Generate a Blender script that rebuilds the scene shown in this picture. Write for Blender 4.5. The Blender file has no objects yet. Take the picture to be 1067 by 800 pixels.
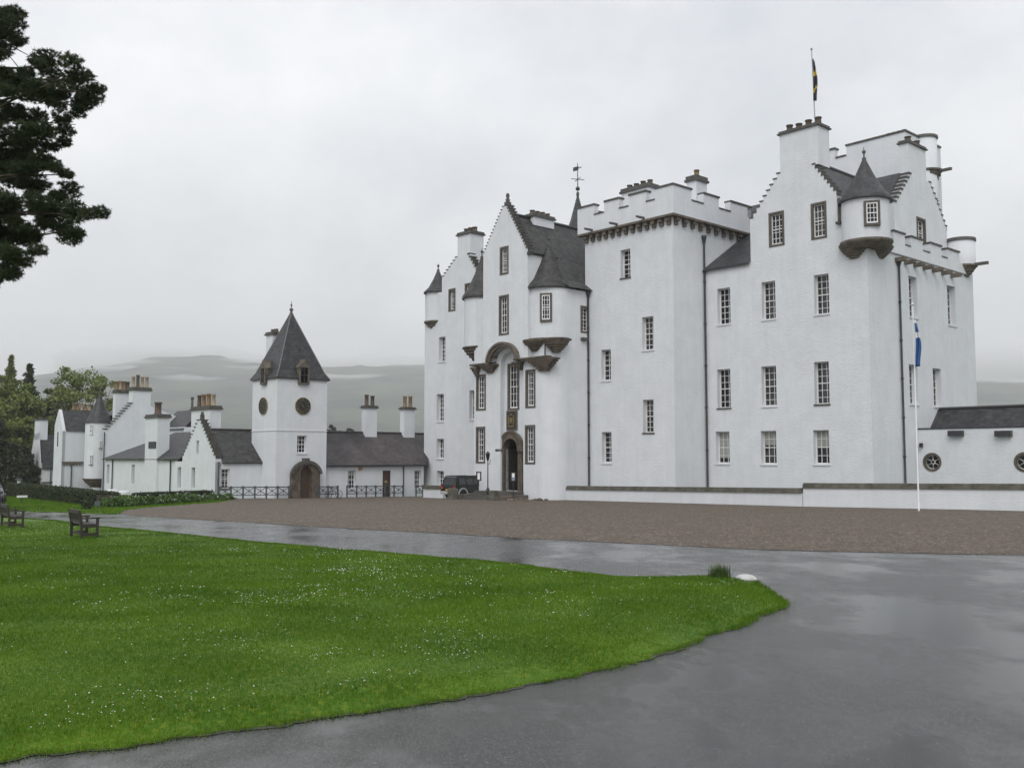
import bpy, bmesh, math, random
import numpy as np
from mathutils import Vector, noise
from mathutils.geometry import delaunay_2d_cdt
random.seed(7); rng = np.random.default_rng(7)
S = bpy.context.scene
COL = S.collection
R = math.radians

# ------------------------------------------------------------------ camera, sky, sun, exposure
F, CX, CY, HZ = 1010.0, 533.5, 400.0, 476.0
EYE, SLOPE, FLAT = 1.67, 0.0216, 135.0
PITCH = math.atan((HZ - CY) / F)
cam = bpy.data.cameras.new('camera'); camo = bpy.data.objects.new('camera', cam); COL.objects.link(camo)
cam.sensor_width = 36.0; cam.lens = 36.0 * F / 1067.0; cam.clip_start = 0.1; cam.clip_end = 20000
camo.location = (0, 0, EYE); camo.rotation_euler = (R(90) + PITCH, 0, 0)
S.camera = camo
SUN_EL, SUN_AZ = 46.0, 193.0        # azimuth clockwise from +Y
W = bpy.data.worlds.new('World'); S.world = W; W.use_nodes = True
nt = W.node_tree; N = nt.nodes; L = nt.links; N.clear()
wo = N.new('ShaderNodeOutputWorld'); bg = N.new('ShaderNodeBackground'); bg.inputs['Strength'].default_value = 0.15
sky = N.new('ShaderNodeTexSky'); sky.sky_type = 'NISHITA'; sky.sun_disc = False
sky.sun_elevation = R(SUN_EL); sky.sun_rotation = R(SUN_AZ); sky.air_density = 2.0; sky.dust_density = 4.0
tc = N.new('ShaderNodeTexCoord'); mp = N.new('ShaderNodeMapping'); mp.inputs['Scale'].default_value = (1.0, 1.0, 1.5); mp.inputs['Location'].default_value = (0.35, 0.1, 0.2)
nz = N.new('ShaderNodeTexNoise'); nz.inputs['Scale'].default_value = 2.3; nz.inputs['Detail'].default_value = 7; nz.inputs['Roughness'].default_value = 0.55; nz.inputs['Distortion'].default_value = 0.1
cr = N.new('ShaderNodeValToRGB')
cr.color_ramp.elements[0].position = 0.36; cr.color_ramp.elements[0].color = (4.75, 4.95, 5.35, 1)
cr.color_ramp.elements[1].position = 0.66; cr.color_ramp.elements[1].color = (7.3, 7.35, 7.5, 1)
mx = N.new('ShaderNodeMix'); mx.data_type = 'RGBA'; mx.inputs[0].default_value = 0.93
L.new(tc.outputs['Generated'], mp.inputs['Vector']); L.new(mp.outputs['Vector'], nz.inputs['Vector'])
L.new(nz.outputs['Fac'], cr.inputs['Fac']); L.new(sky.outputs['Color'], mx.inputs[6]); L.new(cr.outputs['Color'], mx.inputs[7])
L.new(mx.outputs[2], bg.inputs['Color']); L.new(bg.outputs['Background'], wo.inputs['Surface'])
sl = bpy.data.lights.new('sun', 'SUN'); sl.energy = 1.25; sl.angle = R(40); sl.color = (1, 0.985, 0.965)
so = bpy.data.objects.new('sun', sl); COL.objects.link(so); so.location = (0, 0, 80)
_d = Vector((math.sin(R(SUN_AZ)) * math.cos(R(SUN_EL)), math.cos(R(SUN_AZ)) * math.cos(R(SUN_EL)), math.sin(R(SUN_EL))))
so.rotation_euler = _d.to_track_quat('Z', 'Y').to_euler()
vs = S.view_settings; vs.view_transform = 'Standard'; vs.look = 'None'; vs.gamma = 1.0; vs.use_curve_mapping = False; vs.exposure = 0.06
S.display_settings.display_device = 'sRGB'
S.cycles.max_bounces = 8; S.cycles.volume_bounces = 5; S.cycles.diffuse_bounces = 3; S.cycles.glossy_bounces = 3
S.cycles.use_denoising = True

# ------------------------------------------------------------------ geometry of the view
def ray(px, py):
    xc = (px - CX) / F; yc = (CY - py) / F; c, s = math.cos(PITCH), math.sin(PITCH)
    return Vector((xc, c - yc * s, s + yc * c))
def gz(y): return -SLOPE * max(-60.0, min(y, FLAT))
def ground(px, py):
    d = ray(px, py); t = EYE / (-d.z - SLOPE * d.y)
    return Vector((d.x * t, d.y * t, -SLOPE * d.y * t))
def at(px, py, Y):
    d = ray(px, py); t = Y / d.y
    return Vector((d.x * t, Y, EYE + d.z * t))
# castle frame: x along the front to the right, y into the building
AX = Vector((0.674, -0.739)); AX.normalize(); AY = Vector((-AX.y, AX.x))
ROT = math.atan2(AX.y, AX.x)
_c = at(908, 420, 63.0); C0 = Vector((_c.x, _c.y))
def loc(x, y): d = Vector((x, y)) - C0; return Vector((d.dot(AX), d.dot(AY)))
def wor(x, y): return C0 + AX * x + AY * y
CAM = loc(0, 0)
class Pl:
    """vertical plane in the castle frame: origin, tangent, inward normal"""
    def __init__(s, o, t, n): s.o, s.t, s.n = Vector(o), Vector(t).normalized(), Vector(n).normalized()
    def P(s, a, z, d=0.0): q = s.o + s.t * a + s.n * d; return (q.x, q.y, z)
    def hit(s, px, py):
        d = ray(px, py); dl = Vector((Vector((d.x, d.y)).dot(AX), Vector((d.x, d.y)).dot(AY)))
        k = (s.o - CAM).dot(s.n) / dl.dot(s.n)
        q = CAM + dl * k
        return (q - s.o).dot(s.t), EYE + d.z * k
    def s(s_, px, py=400): return s_.hit(px, py)[0]
    def z(s_, px, py): return s_.hit(px, py)[1]
def PA(c): return Pl((0, c), (1, 0), (0, 1))      # faces the front; s = x
def PB(c): return Pl((c, 0), (0, 1), (-1, 0))     # faces the right; s = y
BASE = -3.2

# ------------------------------------------------------------------ materials
def mat(name, col, rough=0.7, var=0.12, scale=1.5, bump=0.0, bscale=40.0, col2=None, metal=0.0, spec=0.5, stretch=(1, 1, 1), lo=0.35, hi=0.65, detail=6):
    m = bpy.data.materials.new(name); m.use_nodes = True
    t = m.node_tree; n = t.nodes; l = t.links; p = n['Principled BSDF']
    p.inputs['Roughness'].default_value = rough; p.inputs['Metallic'].default_value = metal
    p.inputs['Specular IOR Level'].default_value = spec
    g = n.new('ShaderNodeNewGeometry'); mpn = n.new('ShaderNodeMapping'); mpn.inputs['Scale'].default_value = stretch
    l.new(g.outputs['Position'], mpn.inputs['Vector'])
    a = n.new('ShaderNodeTexNoise'); a.inputs['Scale'].default_value = scale; a.inputs['Detail'].default_value = detail; a.inputs['Roughness'].default_value = 0.62
    l.new(mpn.outputs['Vector'], a.inputs['Vector'])
    r = n.new('ShaderNodeValToRGB')
    c2 = col2 if col2 else tuple(c * (1 - var) for c in col)
    r.color_ramp.elements[0].position = lo; r.color_ramp.elements[0].color = (*c2, 1)
    r.color_ramp.elements[1].position = hi; r.color_ramp.elements[1].color = (*col, 1)
    l.new(a.outputs['Fac'], r.inputs['Fac']); l.new(r.outputs['Color'], p.inputs['Base Color'])
    if bump:
        b = n.new('ShaderNodeTexNoise'); b.inputs['Scale'].default_value = bscale; b.inputs['Detail'].default_value = 4
        l.new(g.outputs['Position'], b.inputs['Vector'])
        bn = n.new('ShaderNodeBump'); bn.inputs['Strength'].default_value = bump; bn.inputs['Distance'].default_value = 0.05
        l.new(b.outputs['Fac'], bn.inputs['Height']); l.new(bn.outputs['Normal'], p.inputs['Normal'])
    return m
def harled(name='white_harling'):
    m = mat(name, (0.70, 0.726, 0.755), 0.85, 0.08, 0.8, 0, detail=8)
    t = m.node_tree; n = t.nodes; l = t.links; p = n['Principled BSDF']
    g = n.new('ShaderNodeNewGeometry')
    # grey rain streaks
    mp2 = n.new('ShaderNodeMapping'); mp2.inputs['Scale'].default_value = (2.4, 2.4, 0.2)
    l.new(g.outputs['Position'], mp2.inputs['Vector'])
    st = n.new('ShaderNodeTexNoise'); st.inputs['Scale'].default_value = 1.3; st.inputs['Detail'].default_value = 7
    l.new(mp2.outputs['Vector'], st.inputs['Vector'])
    rr = n.new('ShaderNodeMapRange'); rr.inputs[1].default_value = 0.42; rr.inputs[2].default_value = 0.75; rr.inputs[3].default_value = 1.0; rr.inputs[4].default_value = 0.95
    l.new(st.outputs['Fac'], rr.inputs[0])
    mul = n.new('ShaderNodeMix'); mul.data_type = 'RGBA'; mul.blend_type = 'MULTIPLY'; mul.inputs[0].default_value = 1
    src = p.inputs['Base Color'].links[0].from_socket
    l.new(src, mul.inputs[6]); l.new(rr.outputs[0], mul.inputs[7]); l.new(mul.outputs[2], p.inputs['Base Color'])
    # rubble coursing under the harling
    mp3 = n.new('ShaderNodeMapping'); mp3.inputs['Scale'].default_value = (1.4, 1.4, 4.2)
    l.new(g.outputs['Position'], mp3.inputs['Vector'])
    a = n.new('ShaderNodeTexNoise'); a.inputs['Scale'].default_value = 2.6; a.inputs['Detail'].default_value = 8; a.inputs['Roughness'].default_value = 0.72
    l.new(mp3.outputs['Vector'], a.inputs['Vector'])
    bn = n.new('ShaderNodeBump'); bn.inputs['Strength'].default_value = 0.42; bn.inputs['Distance'].default_value = 0.08
    l.new(a.outputs['Fac'], bn.inputs['Height']); l.new(bn.outputs['Normal'], p.inputs['Normal'])
    return m
def slate(name, c1, c2, rough=0.45, scale=1.6):
    m = mat(name, c1, rough, 0, scale, 0, col2=c2, detail=10)
    t = m.node_tree; n = t.nodes; l = t.links; p = n['Principled BSDF']
    g = n.new('ShaderNodeNewGeometry'); sp = n.new('ShaderNodeSeparateXYZ'); l.new(g.outputs['Position'], sp.inputs[0])
    k = n.new('ShaderNodeMath'); k.operation = 'MULTIPLY'; k.inputs[1].default_value = 1.41; l.new(sp.outputs['X'], k.inputs[0])
    ad = n.new('ShaderNodeMath'); ad.operation = 'MULTIPLY_ADD'; ad.inputs[1].default_value = 0.2; l.new(sp.outputs['Y'], ad.inputs[0]); l.new(k.outputs[0], ad.inputs[2])
    cb = n.new('ShaderNodeCombineXYZ'); l.new(ad.outputs[0], cb.inputs['X']); l.new(sp.outputs['Z'], cb.inputs['Y'])
    bt = n.new('ShaderNodeTexBrick'); bt.inputs['Scale'].default_value = 1.5; bt.inputs['Mortar Size'].default_value = 0.025
    bt.inputs['Color1'].default_value = (1, 1, 1, 1); bt.inputs['Color2'].default_value = (0.5, 0.5, 0.5, 1); bt.inputs['Mortar'].default_value = (0.35, 0.35, 0.35, 1)
    l.new(cb.outputs[0], bt.inputs['Vector'])
    mul = n.new('ShaderNodeMix'); mul.data_type = 'RGBA'; mul.blend_type = 'MULTIPLY'; mul.inputs[0].default_value = 0.85
    src = p.inputs['Base Color'].links[0].from_socket
    l.new(src, mul.inputs[6]); l.new(bt.outputs['Color'], mul.inputs[7]); l.new(mul.outputs[2], p.inputs['Base Color'])
    bn = n.new('ShaderNodeBump'); bn.inputs['Strength'].default_value = 0.7; bn.inputs['Distance'].default_value = 0.04
    l.new(bt.outputs['Color'], bn.inputs['Height']); l.new(bn.outputs['Normal'], p.inputs['Normal'])
    return m
M = {}
M['wall'] = harled()
M['slate'] = slate('wet_slate', (0.070, 0.073, 0.077), (0.018, 0.020, 0.021), 0.5, 2.4)
M['slate_rust'] = slate('mossy_slate', (0.080, 0.076, 0.072), (0.016, 0.018, 0.016), 0.55, 2.2)
M['slate_mauve'] = slate('mauve_slate', (0.125, 0.10, 0.102), (0.035, 0.030, 0.031), 0.5, 0.42)
M['stone'] = mat('dark_sandstone', (0.17, 0.14, 0.11), 0.8, 0, 2.5, 0.4, 20, col2=(0.075, 0.065, 0.052))
M['stone_brown'] = mat('brown_sandstone', (0.145, 0.115, 0.085), 0.8, 0, 2.2, 0.4, 18, col2=(0.052, 0.043, 0.033))
M['cope'] = mat('wet_coping_stone', (0.10, 0.093, 0.083), 0.6, 0, 3.0, 0.4, 20, col2=(0.045, 0.043, 0.037))
M['cope_moss'] = mat('mossy_coping_stone', (0.15, 0.14, 0.115), 0.7, 0, 2.0, 0.5, 14, col2=(0.06, 0.058, 0.042))
M['surround'] = mat('window_surround_stone', (0.115, 0.10, 0.085), 0.8, 0.35, 3, 0.2, 20)
M['paint'] = mat('white_sash_paint', (0.8, 0.8, 0.8), 0.4, 0.06, 4)
M['glass'] = mat('dark_window_glass', (0.009, 0.010, 0.012), 0.06, 0.5, 1.3, 0.06, 1.5, spec=0.38)
M['glass_b'] = mat('wavy_window_glass', (0.016, 0.018, 0.021), 0.05, 0.6, 0.9, 0.12, 2.2, spec=0.6)
M['glass_c'] = mat('curtained_window_glass', (0.055, 0.055, 0.055), 0.12, 0, 1.1, 0.08, 1.5, col2=(0.008, 0.008, 0.009), spec=0.4)
M['blind'] = mat('pale_blind', (0.33, 0.34, 0.31), 0.8, 0.2, 2)
M['lead'] = mat('dark_iron', (0.035, 0.037, 0.04), 0.45, 0.3, 5)
M['pot'] = mat('clay_chimney_pot', (0.27, 0.18, 0.10), 0.8, 0.45, 3)
M['pot_dark'] = mat('sooty_chimney_pot', (0.12, 0.09, 0.065), 0.8, 0.4, 4)
M['pot_pale'] = mat('buff_chimney_pot', (0.36, 0.30, 0.21), 0.8, 0.3, 4)
M['wood_dark'] = mat('weathered_dark_wood', (0.045, 0.035, 0.028), 0.55, 0.5, 12, 0.3, 60, stretch=(1, 1, 6))
M['door'] = mat('brown_oak_door', (0.085, 0.05, 0.032), 0.55, 0.4, 9, 0.2, 30, stretch=(4, 4, 0.6))
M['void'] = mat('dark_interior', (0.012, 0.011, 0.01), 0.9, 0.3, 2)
M['gold'] = mat('gilt_paint', (0.30, 0.23, 0.10), 0.5, 0.3, 6, metal=0.2)
M['black'] = mat('black_paint', (0.015, 0.015, 0.017), 0.4, 0.2, 5)
M['rail'] = mat('blue_grey_paint', (0.085, 0.11, 0.125), 0.5, 0.25, 6)
M['greypole'] = mat('grey_pole_paint', (0.30, 0.31, 0.32), 0.5, 0.1, 4)
M['whitepole'] = mat('white_pole_paint', (0.66, 0.67, 0.68), 0.4, 0.1, 4)

# ------------------------------------------------------------------ mesh helpers
class MB:
    def __init__(s): s.v = []; s.f = []; s.sm = []
    def add(s, vs, fs, smooth=False):
        o = len(s.v); s.v += [tuple(v) for v in vs]
        for f in fs: s.f.append([i + o for i in f]); s.sm.append(smooth)
        return s
    def box(s, x0, x1, y0, y1, z0, z1):
        vs = [(x, y, z) for x in (x0, x1) for y in (y0, y1) for z in (z0, z1)]
        return s.add(vs, [(0, 1, 3, 2), (4, 6, 7, 5), (0, 4, 5, 1), (2, 3, 7, 6), (0, 2, 6, 4), (1, 5, 7, 3)])
    def pbox(s, pl, a0, a1, z0, z1, d0, d1):
        vs = [pl.P(a, z, d) for a in (a0, a1) for d in (d0, d1) for z in (z0, z1)]
        return s.add(vs, [(0, 1, 3, 2), (4, 6, 7, 5), (0, 4, 5, 1), (2, 3, 7, 6), (0, 2, 6, 4), (1, 5, 7, 3)])
    def lathe(s, cx, cy, prof, n=32, a0=0.0, a1=2 * math.pi, smooth=True):
        full = abs(a1 - a0 - 2 * math.pi) < 1e-6; m = n if full else n + 1
        vs = []
        for r, z in prof:
            for i in range(m):
                a = a0 + (a1 - a0) * i / n; vs.append((cx + r * math.cos(a), cy + r * math.sin(a), z))
        fs = []
        for j in range(len(prof) - 1):
            for i in range(n):
                i2 = (i + 1) % m
                fs.append((j * m + i, j * m + i2, (j + 1) * m + i2, (j + 1) * m + i))
        s.add(vs, fs, smooth)
        if full:
            for j in (0, len(prof) - 1):
                if prof[j][0] > 1e-4: s.add([vs[j * m + i] for i in range(m)], [list(range(m))])
        return s
    def rings(s, cx, cy, prof, n=32):          # flat-shaded steps: each band its own vertices
        for (r0, z0), (r1, z1) in zip(prof[:-1], prof[1:]): s.lathe(cx, cy, [(r0, z0), (r1, z1)], n) if False else s._band(cx, cy, r0, z0, r1, z1, n)
        return s
    def _band(s, cx, cy, r0, z0, r1, z1, n):
        vs = []
        for r, z in ((r0, z0), (r1, z1)):
            for i in range(n): a = 2 * math.pi * i / n; vs.append((cx + r * math.cos(a), cy + r * math.sin(a), z))
        s.add(vs, [(i, (i + 1) % n, n + (i + 1) % n, n + i) for i in range(n)], True)
    def tube(s, p, q, r, r2=None, n=8, cap=True):
        p, q = Vector(p), Vector(q); d = (q - p)
        if d.length < 1e-6: return s
        d.normalize(); a = d.cross(Vector((0, 0, 1)) if abs(d.z) < 0.9 else Vector((1, 0, 0))).normalized(); b = d.cross(a)
        r2 = r if r2 is None else r2; vs = []
        for c, rr in ((p, r), (q, r2)):
            for i in range(n): t = 2 * math.pi * i / n; vs.append(c + a * (rr * math.cos(t)) + b * (rr * math.sin(t)))
        s.add(vs, [(i, (i + 1) % n, n + (i + 1) % n, n + i) for i in range(n)], True)
        if cap: o = len(s.v) - 2 * n; s.f += [[o + i for i in range(n)], [o + n + i for i in range(n)]]; s.sm += [False, False]
        return s
    def sphere(s, c, r, n=12, sz=1.0):
        prof = [(r * math.sin(math.pi * j / (n // 2)), c[2] - r * sz * math.cos(math.pi * j / (n // 2))) for j in range(n // 2 + 1)]
        prof[0] = (1e-5, prof[0][1]); prof[-1] = (1e-5, prof[-1][1])
        return s.lathe(c[0], c[1], prof, n)
    def prism(s, pl, poly, d0, d1):            # polygon in a plane's (s, z), extruded inward
        n = len(poly)
        vs = [pl.P(a, z, d0) for a, z in poly] + [pl.P(a, z, d1) for a, z in poly]
        return s.add(vs, [list(range(n)), list(range(2 * n - 1, n - 1, -1))] + [(i, (i + 1) % n, n + (i + 1) % n, n + i) for i in range(n)])
    def panel(s, pl, poly, holes=(), depth=0.45, thick=0.0, d=0.0):
        """wall face with openings; reveals run inward by depth; thick > 0 closes the outline backwards"""
        pts = [Vector(p) for p in poly]; edges = [(i, (i + 1) % len(poly)) for i in range(len(poly))]
        for h in holes:
            o = len(pts); pts += [Vector(p) for p in h]; edges += [(o + i, o + (i + 1) % len(h)) for i in range(len(h))]
        v, e, f, *_ = delaunay_2d_cdt(pts, edges, [], 1, 1e-5)
        def inside(p, q):
            c = False; n = len(q)
            for i in range(n):
                a, b = q[i], q[(i + 1) % n]
                if (a[1] > p.y) != (b[1] > p.y) and p.x < (b[0] - a[0]) * (p.y - a[1]) / (b[1] - a[1]) + a[0]: c = not c
            return c
        keep = []
        for t in f:
            m = sum((v[i] for i in t), Vector((0, 0))) / len(t)
            if inside(m, poly) and not any(inside(m, h) for h in holes): keep.append(list(t))
        c3 = [Vector(pl.P(p.x, p.y, d)) for p in v]; nw = Vector((-pl.n.x, -pl.n.y, 0))
        keep = [t if (c3[t[1]] - c3[t[0]]).cross(c3[t[2]] - c3[t[0]]).dot(nw) > 0 else t[::-1] for t in keep]
        s.add(c3, keep)
        for h in holes:
            n = len(h)
            s.add([pl.P(a, z, d) for a, z in h] + [pl.P(a, z, d + depth) for a, z in h], [(i, (i + 1) % n, n + (i + 1) % n, n + i) for i in range(n)])
        if thick:
            n = len(poly)
            s.add([pl.P(a, z, d) for a, z in poly] + [pl.P(a, z, d + thick) for a, z in poly],
                  [(i, (i + 1) % n, n + (i + 1) % n, n + i) for i in range(n)] + [list(range(2 * n - 1, n - 1, -1))])
        return s
    def build(s, name, m, parent=None, bevel=0.0):
        me = bpy.data.meshes.new(name)
        off = Vector(parent['_o']) if parent is not None and '_o' in parent.keys() else Vector((0, 0, 0))
        me.from_pydata([tuple(Vector(v) - off) for v in s.v], [], s.f)
        me.polygons.foreach_set('use_smooth', s.sm); me.update()
        me.materials.append(m)
        o = bpy.data.objects.new(name, me); COL.objects.link(o)
        if parent is not None:
            o.parent = parent
            if '_o' in parent.keys(): o['_o'] = tuple(off)
        if bevel:
            b = o.modifiers.new('bevel', 'BEVEL'); b.width = bevel; b.segments = 2; b.limit_method = 'ANGLE'
        return o
def tag(o, label=None, cat=None, group=None, kind=None):
    if label: o['label'] = label
    if cat: o['category'] = cat
    if group: o['group'] = group
    if kind: o['kind'] = kind
    return o
def thing(name, label, cat, w, rz=0.0, group=None, kind=None):
    o = bpy.data.objects.new(name, None); o.empty_display_size = 0.3; COL.objects.link(o)
    o.location = w; o.rotation_euler = (0, 0, rz)
    return tag(o, label, cat, group, kind)
def cthing(name, label, cat, x, y, z=None, group=None):
    """a thing whose parts are written in castle-frame coordinates"""
    w = wor(x, y); z = gz(w.y) if z is None else z
    o = thing(name, label, cat, (w.x, w.y, z), ROT, group)
    o['_o'] = (x, y, z)
    return o
def steps(p, q, n):
    """crow steps rising from p to q"""
    out = []
    for i in range(n):
        x0 = p[0] + (q[0] - p[0]) * i / n; z1 = p[1] + (q[1] - p[1]) * (i + 1) / n; x1 = p[0] + (q[0] - p[0]) * (i + 1) / n
        out += [(x0, z1), (x1, z1)]
    return out
def step_caps(mb, pl, p, q, n, d0, d1, t=0.09, o=0.05):
    h = abs(q[1] - p[1]) / n
    for i in range(n):
        x0 = p[0] + (q[0] - p[0]) * i / n; z1 = p[1] + (q[1] - p[1]) * (i + 1) / n; x1 = p[0] + (q[0] - p[0]) * (i + 1) / n
        a, b = min(x0, x1), max(x0, x1)
        if q[0] < p[0]: mb.pbox(pl, b + 0.003, b + 0.035, z1 - h * 0.98, z1 + 0.001, d0 - 0.012, d1 + 0.012)
        if q[0] > p[0]: a -= o
        else: b += o
        mb.pbox(pl, a, b, z1 + 0.003, z1 + t, d0 - o, d1 + o)

def window(par, pl, px0, px1, py0, py1, cols=3, rows=6, recess=0.42, surround=False, blind=0.0, holes=None, rect=None, mid=None, front=0.0):
    """sash window in a rectangular opening given by its corners in the picture; returns the opening"""
    if rect: s0, s1, z0, z1 = rect
    else:
        pm = (py0 + py1) / 2
        s0, s1 = pl.s(px0, pm), pl.s(px1, pm)
        z1 = pl.z((px0 + px1) / 2, py0); z0 = pl.z((px0 + px1) / 2, py1)
    if s1 < s0: s0, s1 = s1, s0
    if holes is not None: holes.append([(s0, z0), (s1, z0), (s1, z1), (s0, z1)])
    m = MB(); w = s1 - s0; h = z1 - z0; e = 0.06; b = 0.016; D = front + recess
    m.pbox(pl, s0, s0 + e, z0, z1, D - 0.06, D + 0.04); m.pbox(pl, s1 - e, s1, z0, z1, D - 0.06, D + 0.04)
    m.pbox(pl, s0 + e, s1 - e, z1 - e, z1, D - 0.058, D + 0.04); m.pbox(pl, s0 + e, s1 - e, z0, z0 + e * 1.5, D - 0.058, D + 0.04)
    zm = z0 + h * (mid if mid else 0.5)
    m.pbox(pl, s0 + e, s1 - e, zm - 0.03, zm + 0.03, D - 0.05, D + 0.03)
    for i in range(1, cols):
        x = s0 + w * i / cols; m.pbox(pl, x - b, x + b, z0 + e, z1 - e, D - 0.036, D + 0.02)
    for j in range(1, rows):
        z = z0 + h * j / rows
        if abs(z - zm) > 0.1: m.pbox(pl, s0 + e, s1 - e, z - b, z + b, D - 0.034, D + 0.02)
    o = m.build('window', M['paint'], par)
    MB().add([pl.P(s0, z0, D + 0.025), pl.P(s1, z0, D + 0.025), pl.P(s1, z1, D + 0.025), pl.P(s0, z1, D + 0.025)], [(0, 1, 2, 3)]).build('pane', M[random.choice(['glass', 'glass', 'glass_b', 'glass_c'])], o)
    if blind:
        MB().pbox(pl, s0 + e, s1 - e, z1 - e - h * blind, z1 - e, D - 0.012, D + 0.012).build('blind', M['blind'], o)
    sb = MB().pbox(pl, s0 - 0.06, s1 + 0.06, z0 - 0.10, z0 + 0.006, front - 0.07, D - 0.065)
    if surround:
        t = 0.16; f = front
        q = MB().pbox(pl, s0 - t, s0 + 0.004, z0 - 0.004, z1, f - 0.03, f + 0.3).pbox(pl, s1 - 0.004, s1 + t, z0 - 0.004, z1, f - 0.03, f + 0.3)
        q.pbox(pl, s0 - t, s1 + t, z1 - 0.004, z1 + t, f - 0.032, f + 0.3).pbox(pl, s0 - t, s1 + t, z0 - t, z0 - 0.004, f - 0.04, f + 0.3)
        q.build('surround', M['surround'], o)
    else:
        sb.build('sill', M['wall'] if random.random() < 0.7 else M['cope'], o)
    return (s0, s1, z0, z1)

def chimney(par, x0, x1, y0, y1, z0, z1, pots=3, along='x', potm='pot', ph=0.8, pr=0.16, name='chimney', cope=0.16, potlist=None):
    m = MB().box(x0, x1, y0, y1, z0, z1)
    o = m.build(name, M['wall'], par)
    c = MB().box(x0 - 0.14, x1 + 0.14, y0 - 0.14, y1 + 0.14, z1 + 0.003, z1 + cope * 0.6).box(x0 - 0.06, x1 + 0.06, y0 - 0.06, y1 + 0.06, z1 + cope * 0.6 + 0.003, z1 + cope * 1.5)
    c.build('chimney_cope', M['cope'], o)
    for i in range(pots):
        t = (i + 0.5) / pots; x = x0 + (x1 - x0) * t if along == 'x' else (x0 + x1) / 2; y = (y0 + y1) / 2 if along == 'x' else y0 + (y1 - y0) * t
        zz = z1 + cope * 1.5; pm = (potlist[i] if potlist else potm); h = ph * random.uniform(0.9, 1.1)
        MB().lathe(x, y, [(pr * 1.15, zz), (pr * 1.1, zz + 0.08), (pr * 0.92, zz + 0.12), (pr * 0.85, zz + h * 0.85), (pr * 1.05, zz + h * 0.88), (pr * 1.05, zz + h), (pr * 0.75, zz + h), (pr * 0.7, zz + h - 0.2)], 14).build('chimney_pot', M[pm], o)
    return o
def turret_roof(par, cx, cy, r, z0, z1, m='slate', flare=0.22, fin=0.7, ball=0.13):
    h = z1 - z0
    o = MB().lathe(cx, cy, [(r + flare, z0 - 0.12), (r + flare + 0.02, z0), (r + flare * 0.35, z0 + h * 0.08), (r * 0.82, z0 + h * 0.2), (r * 0.42, z0 + h * 0.57), (0.07, z1)], 40).build('turret_roof', M[m], par)
    f = MB().lathe(cx, cy, [(0.13, z1 - 0.12), (0.15, z1), (0.06, z1 + 0.05), (0.05, z1 + fin * 0.4)], 12)
    f.sphere((cx, cy, z1 + fin * 0.4 + ball), ball).tube((cx, cy, z1 + fin * 0.4 + 2 * ball - 0.02), (cx, cy, z1 + fin), 0.035, 0.02)
    f.build('finial', M['cope'], o)
    return o
def corbel(par, cx, cy, r, z1, z0, n=5, m='stone_brown', lip=0.14, shrink=0.62):
    prof = [(r + lip, z1), (r + lip, z1 - 0.12), (r + lip * 0.4, z1 - 0.16)]
    zz = z1 - 0.16; rr = r
    for i in range(n):
        za = zz + (z0 - zz) * i / n; zb = zz + (z0 - zz) * (i + 1) / n; r2 = r * (1 - shrink * ((i + 1) / n) ** 1.2)
        prof += [(rr, za - 0.02), (rr - 0.02, zb + 0.05), (r2, zb + 0.01)]; rr = r2
    prof += [(0.02, z0)]
    b = MB(); b.rings(cx, cy, prof, 40)
    return b.build('corbel', M[m], par)
def arc(cx, cz, rx, rz, a0, a1, n): return [(cx + rx * math.cos(R(a0 + (a1 - a0) * i / n)), cz + rz * math.sin(R(a0 + (a1 - a0) * i / n))) for i in range(n + 1)]

# ------------------------------------------------------------------ ground, road, gravel, lawn, hills, haze
def setting():
    ys = [-60, 0, 60, FLAT, 400, 1000, 10000]; xs = [-10000, -1000, -200, 0, 200, 1000, 10000]
    v = [(x, y, gz(y) - 0.012) for y in ys for x in xs]; n = len(xs)
    m = MB().add(v, [(j * n + i, j * n + i + 1, (j + 1) * n + i + 1, (j + 1) * n + i) for j in range(len(ys) - 1) for i in range(n - 1)])
    tag(m.build('ground', mat('rough_grassland', (0.06, 0.085, 0.025), 0.9, 0.4, 0.4)), kind='structure')
setting()
def sheet(name, pts, lift, m):
    """flat sheet lying on the slope"""
    pts = [Vector(p) for p in pts]
    v, e, f, *_ = delaunay_2d_cdt(pts, [(i, (i + 1) % len(pts)) for i in range(len(pts))], [], 1, 1e-5)
    o = MB().add([(p.x, p.y, gz(p.y) + lift) for p in v], [list(t) for t in f]).build(name, m)
    return tag(o, kind='structure')
def G(*pp): return [ground(a, b).xy for a, b in pp]
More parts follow.
